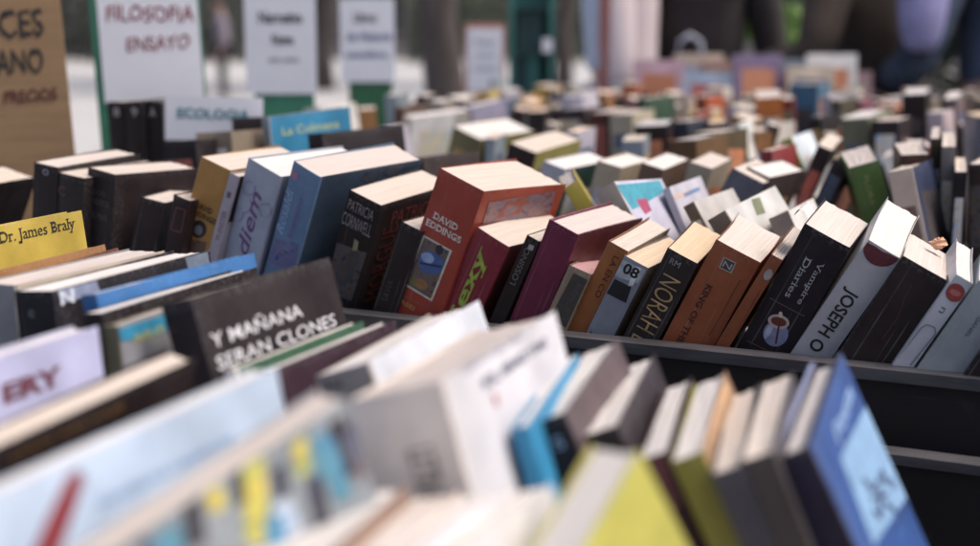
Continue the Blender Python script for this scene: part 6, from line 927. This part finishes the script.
# grey blue crate on the ground stack, under the striped jacket
t = thing('plastic_crate', 'light grey blue plastic crate of papers behind the far rows', 'crate', (.53, 4.05, 0))
cr = plain('grey_blue_plastic', (.30, .36, .41), .5, 14, .15)
for z0 in (.0, .33, .66):
    q = MB()
    for x0, x1, y0, y1 in ((-.15, .15, -.14, -.128), (-.15, .15, .128, .14), (-.15, -.138, -.127, .127), (.138, .15, -.127, .127)): q.box(x0, x1, y0, y1, z0+.002, z0+.325)
    q.box(-.137, .137, -.127, .127, z0+.003, z0+.012); q.build('crate_box', cr, t)
for i in range(6): MB().box(-.13+i*.044, -.13+i*.044+.038, -.11, .11, .673, .95+.012*(i % 3)).build('folder', (paper, lavpaper, cr)[i % 3], t)

# ------------------------------------------------------------------ planter, trees, hedge, far building
leaf_dark = plain('leaf_dark', (.034, .042, .032), .6, 3, .45)
leaf_mid = plain('leaf_mid', (.055, .074, .042), .6, 3, .45)
leaf_lime = plain('leaf_lime', (.13, .23, .05), .6, 3, .35)
bark = plain('bark', (.075, .06, .055), .9, 14, .4, .6, sx=(1, 1, .2))
def leaves(name, centers, n, size, mat, parent, rnd):
    vs = []; fs = []
    for _ in range(n):
        c, r = rnd.choice(centers)
        d = Vector((rnd.gauss(0, 1), rnd.gauss(0, 1), rnd.gauss(0, 1))).normalized()*r[0]*rnd.uniform(.35, 1)**.6
        p = Vector(c) + Vector((d.x, d.y, d.z*r[1]))
        a = Vector((rnd.gauss(0, 1), rnd.gauss(0, 1), rnd.gauss(0, .7))).normalized(); b = a.cross(Vector((rnd.gauss(0, 1), rnd.gauss(0, 1), rnd.gauss(0, 1)))).normalized()
        s = size*rnd.uniform(.6, 1.3); k = len(vs)
        vs += [p-a*s, p+b*s*.45, p+a*s, p-b*s*.45]; fs.append((k, k+1, k+2, k+3))
    return obj(name, vs, fs, mat, parent)
def tree(label, x, y, h, r, seed, mat, n=2600, trunk_r=.14):
    rnd = random.Random(seed); t = thing('street_tree', label, 'tree', (x, y, 0), group='street trees round the plaza')
    m = MB(); fork = h*.45
    pts = [(rnd.gauss(0, .03)*i, rnd.gauss(0, .03)*i, fork*i/5) for i in range(6)]
    m.tube(pts, [trunk_r*1.25, trunk_r*1.02, trunk_r*.95, trunk_r*.9, trunk_r*.85, trunk_r*.75], 12); top = Vector(pts[-1]); cents = []
    for i in range(7):
        a = 2*math.pi*i/7+rnd.uniform(-.3, .3); L = r*rnd.uniform(.6, .95)
        e_ = top + Vector((math.cos(a)*L, math.sin(a)*L, (h-fork)*rnd.uniform(.35, .8)))
        m.tube([top, top.lerp(e_, .5)+Vector((0, 0, .15)), e_], [trunk_r*.5, trunk_r*.3, trunk_r*.1], 7)
        cents.append((e_, (r*rnd.uniform(.35, .5), .8))); cents.append((top.lerp(e_, .6)+Vector((0, 0, .5)), (r*.4, .8)))
    m.build('trunk', bark, t, True)
    leaves('crown', cents, n, .16, mat, t, rnd)
    return t
tree('nearest tree with thick dark trunk between the blue lettered sign and pale framed sheet', -.22, 7.6, 6.5, 2.6, 1, leaf_mid, 3000, .115)
tree('tree with slim trunk left of the red lettered sign, across the plaza', -8.6, 24, 7, 3, 2, leaf_dark, 2200, .16)
tree('tree beyond the gap between the cardboard sign and red lettered sign', -7.4, 33, 8, 3.4, 3, leaf_dark, 2200, .2)
tree('tree across the plaza behind the black lettered sign', -3.4, 28, 7.5, 3.2, 4, leaf_mid, 2200, .2)
tree('tree across the plaza behind the teal rack', 1.6, 30, 7, 3.1, 5, leaf_mid, 2200, .18)
tree('tree behind the shoppers, middle of the right half', 4.6, 15, 7, 3.2, 6, leaf_dark, 2600, .2)
tree('tree behind the shoppers at the right edge', 7.6, 19, 8, 3.6, 7, leaf_dark, 2600, .24)
def hedge(label, x0, x1, y, h, dp, mat, seed, n):
    rnd = random.Random(seed); t = thing('hedge', label, 'hedge', ((x0+x1)/2, y, 0), group='clipped hedges across the plaza'); L = x1-x0
    m = MB()
    for i in range(int(L/.8)+1): xx = -L/2+.3+i*.8; m.tube([(min(xx, L/2-.1), 0, 0), (min(xx, L/2-.1), rnd.uniform(-.1, .1), h*.75)], [.03, .015], 6)
    m.build('stems', bark, t)
    vs = []; fs = []
    for _ in range(n):
        p = Vector((rnd.uniform(-L/2, L/2), rnd.uniform(-dp/2, dp/2), rnd.uniform(.04, 1)*h*(1+.08*math.sin(rnd.random()*6)))); a = Vector((rnd.gauss(0, 1), rnd.gauss(0, 1), rnd.gauss(0, 1))).normalized(); b = a.orthogonal().normalized(); s = .11*rnd.uniform(.6, 1.4); k = len(vs)
        vs += [p-a*s, p+b*s*.5, p+a*s, p-b*s*.5]; fs.append((k, k+1, k+2, k+3))
    obj('foliage', vs, fs, mat, t); return t
hedge('long dark hedge at far left across the plaza', -24, -9, 52, 3.0, 1.4, leaf_dark, 21, 9000)
hedge('green hedge seen between the pale sheet and the teal rack', -3, 8.0, 50.0, 3.2, 1.2, leaf_mid, 22, 7000)
hedge('dark hedge behind the shoppers at right', 4.6, 13.0, 15.5, 1.9, 1.0, leaf_dark, 23, 8000)
# small lime shrub in a beige planter
t = thing('potted_shrub', 'lime green rounded shrub in a beige planter behind the far books', 'plant', (1.42, 6.9, 0))
MB().tube([(0, 0, 0), (0, 0, .5), (0, 0, .98)], [.13, .15, .19], 18).build('planter', plain('beige_planter', (.38, .30, .23), .8, 12, .15), t)
MB().tube([(0, 0, .98), (0, 0, 1.18)], [.02, .012], 6).build('stem', bark, t)
leaves('foliage', [((0, 0, 1.2), (.17, .75)), ((.08, .03, 1.16), (.11, .8)), ((-.09, -.03, 1.18), (.11, .8))], 900, .03, leaf_lime, t, random.Random(9))
# long shaded building closing the square
t = thing('town_building', 'long dark brown grey building with tall windows across the square', 'building', (0, 62, 0))
wallm = plain('dark_stucco', (.085, .075, .075), .9, .6, .25); stone = plain('stone_trim', (.16, .15, .15), .85, 1.5, .2); glassm = plain('window_glass', (.02, .024, .03), .12, 2, .2)
MB().box(-60, 60, 0, 14, 0, 11).build('wall', wallm, t)
MB().box(-60.4, 60.4, -.35, 14.4, 11.003, 11.5).build('roof', stone, t)
MB().box(-60.2, 60.2, -.25, -.003, 0, .7).build('plinth', stone, t)
for i in range(40):
    x = -58.5+i*3
    for z in ((1.0, 3.6), (5.6, 8.6)):
        fr = MB()
        for a in ((x-.75, x-.62, z[0], z[1]), (x+.62, x+.75, z[0], z[1]), (x-.618, x+.618, z[1]-.14, z[1]), (x-.618, x+.618, z[0], z[0]+.12), (x-.04, x+.04, z[0]+.122, z[1]-.142)): fr.box(a[0], a[1], -.12, -.004, a[2], a[3])
        o = fr.build('window', stone, t); MB().box(x-.617, x-.042, -.06, -.03, z[0]+.121, z[1]-.141).box(x+.042, x+.617, -.06, -.03, z[0]+.121, z[1]-.141).build('pane', glassm, o)
# distant passers-by on the plaza
person('distant passer-by in a dusky grey top crossing the plaza at left', (-4.35, 22.5, 0), 100, plain('dusky_top', (.20, .17, .21), .8, 20, .2), dk_trs, hairm, (-.26, .05, .85), (.26, .15, .85), 2, group='passers-by on the plaza')
person('distant passer-by in white crossing the far plaza', (-7.2, 27, 0), 80, plain('white_top', (.6, .58, .6), .8, 20, .1), denim, hairm, (-.26, .15, .85), (.26, .05, .85), 2, group='passers-by on the plaza')
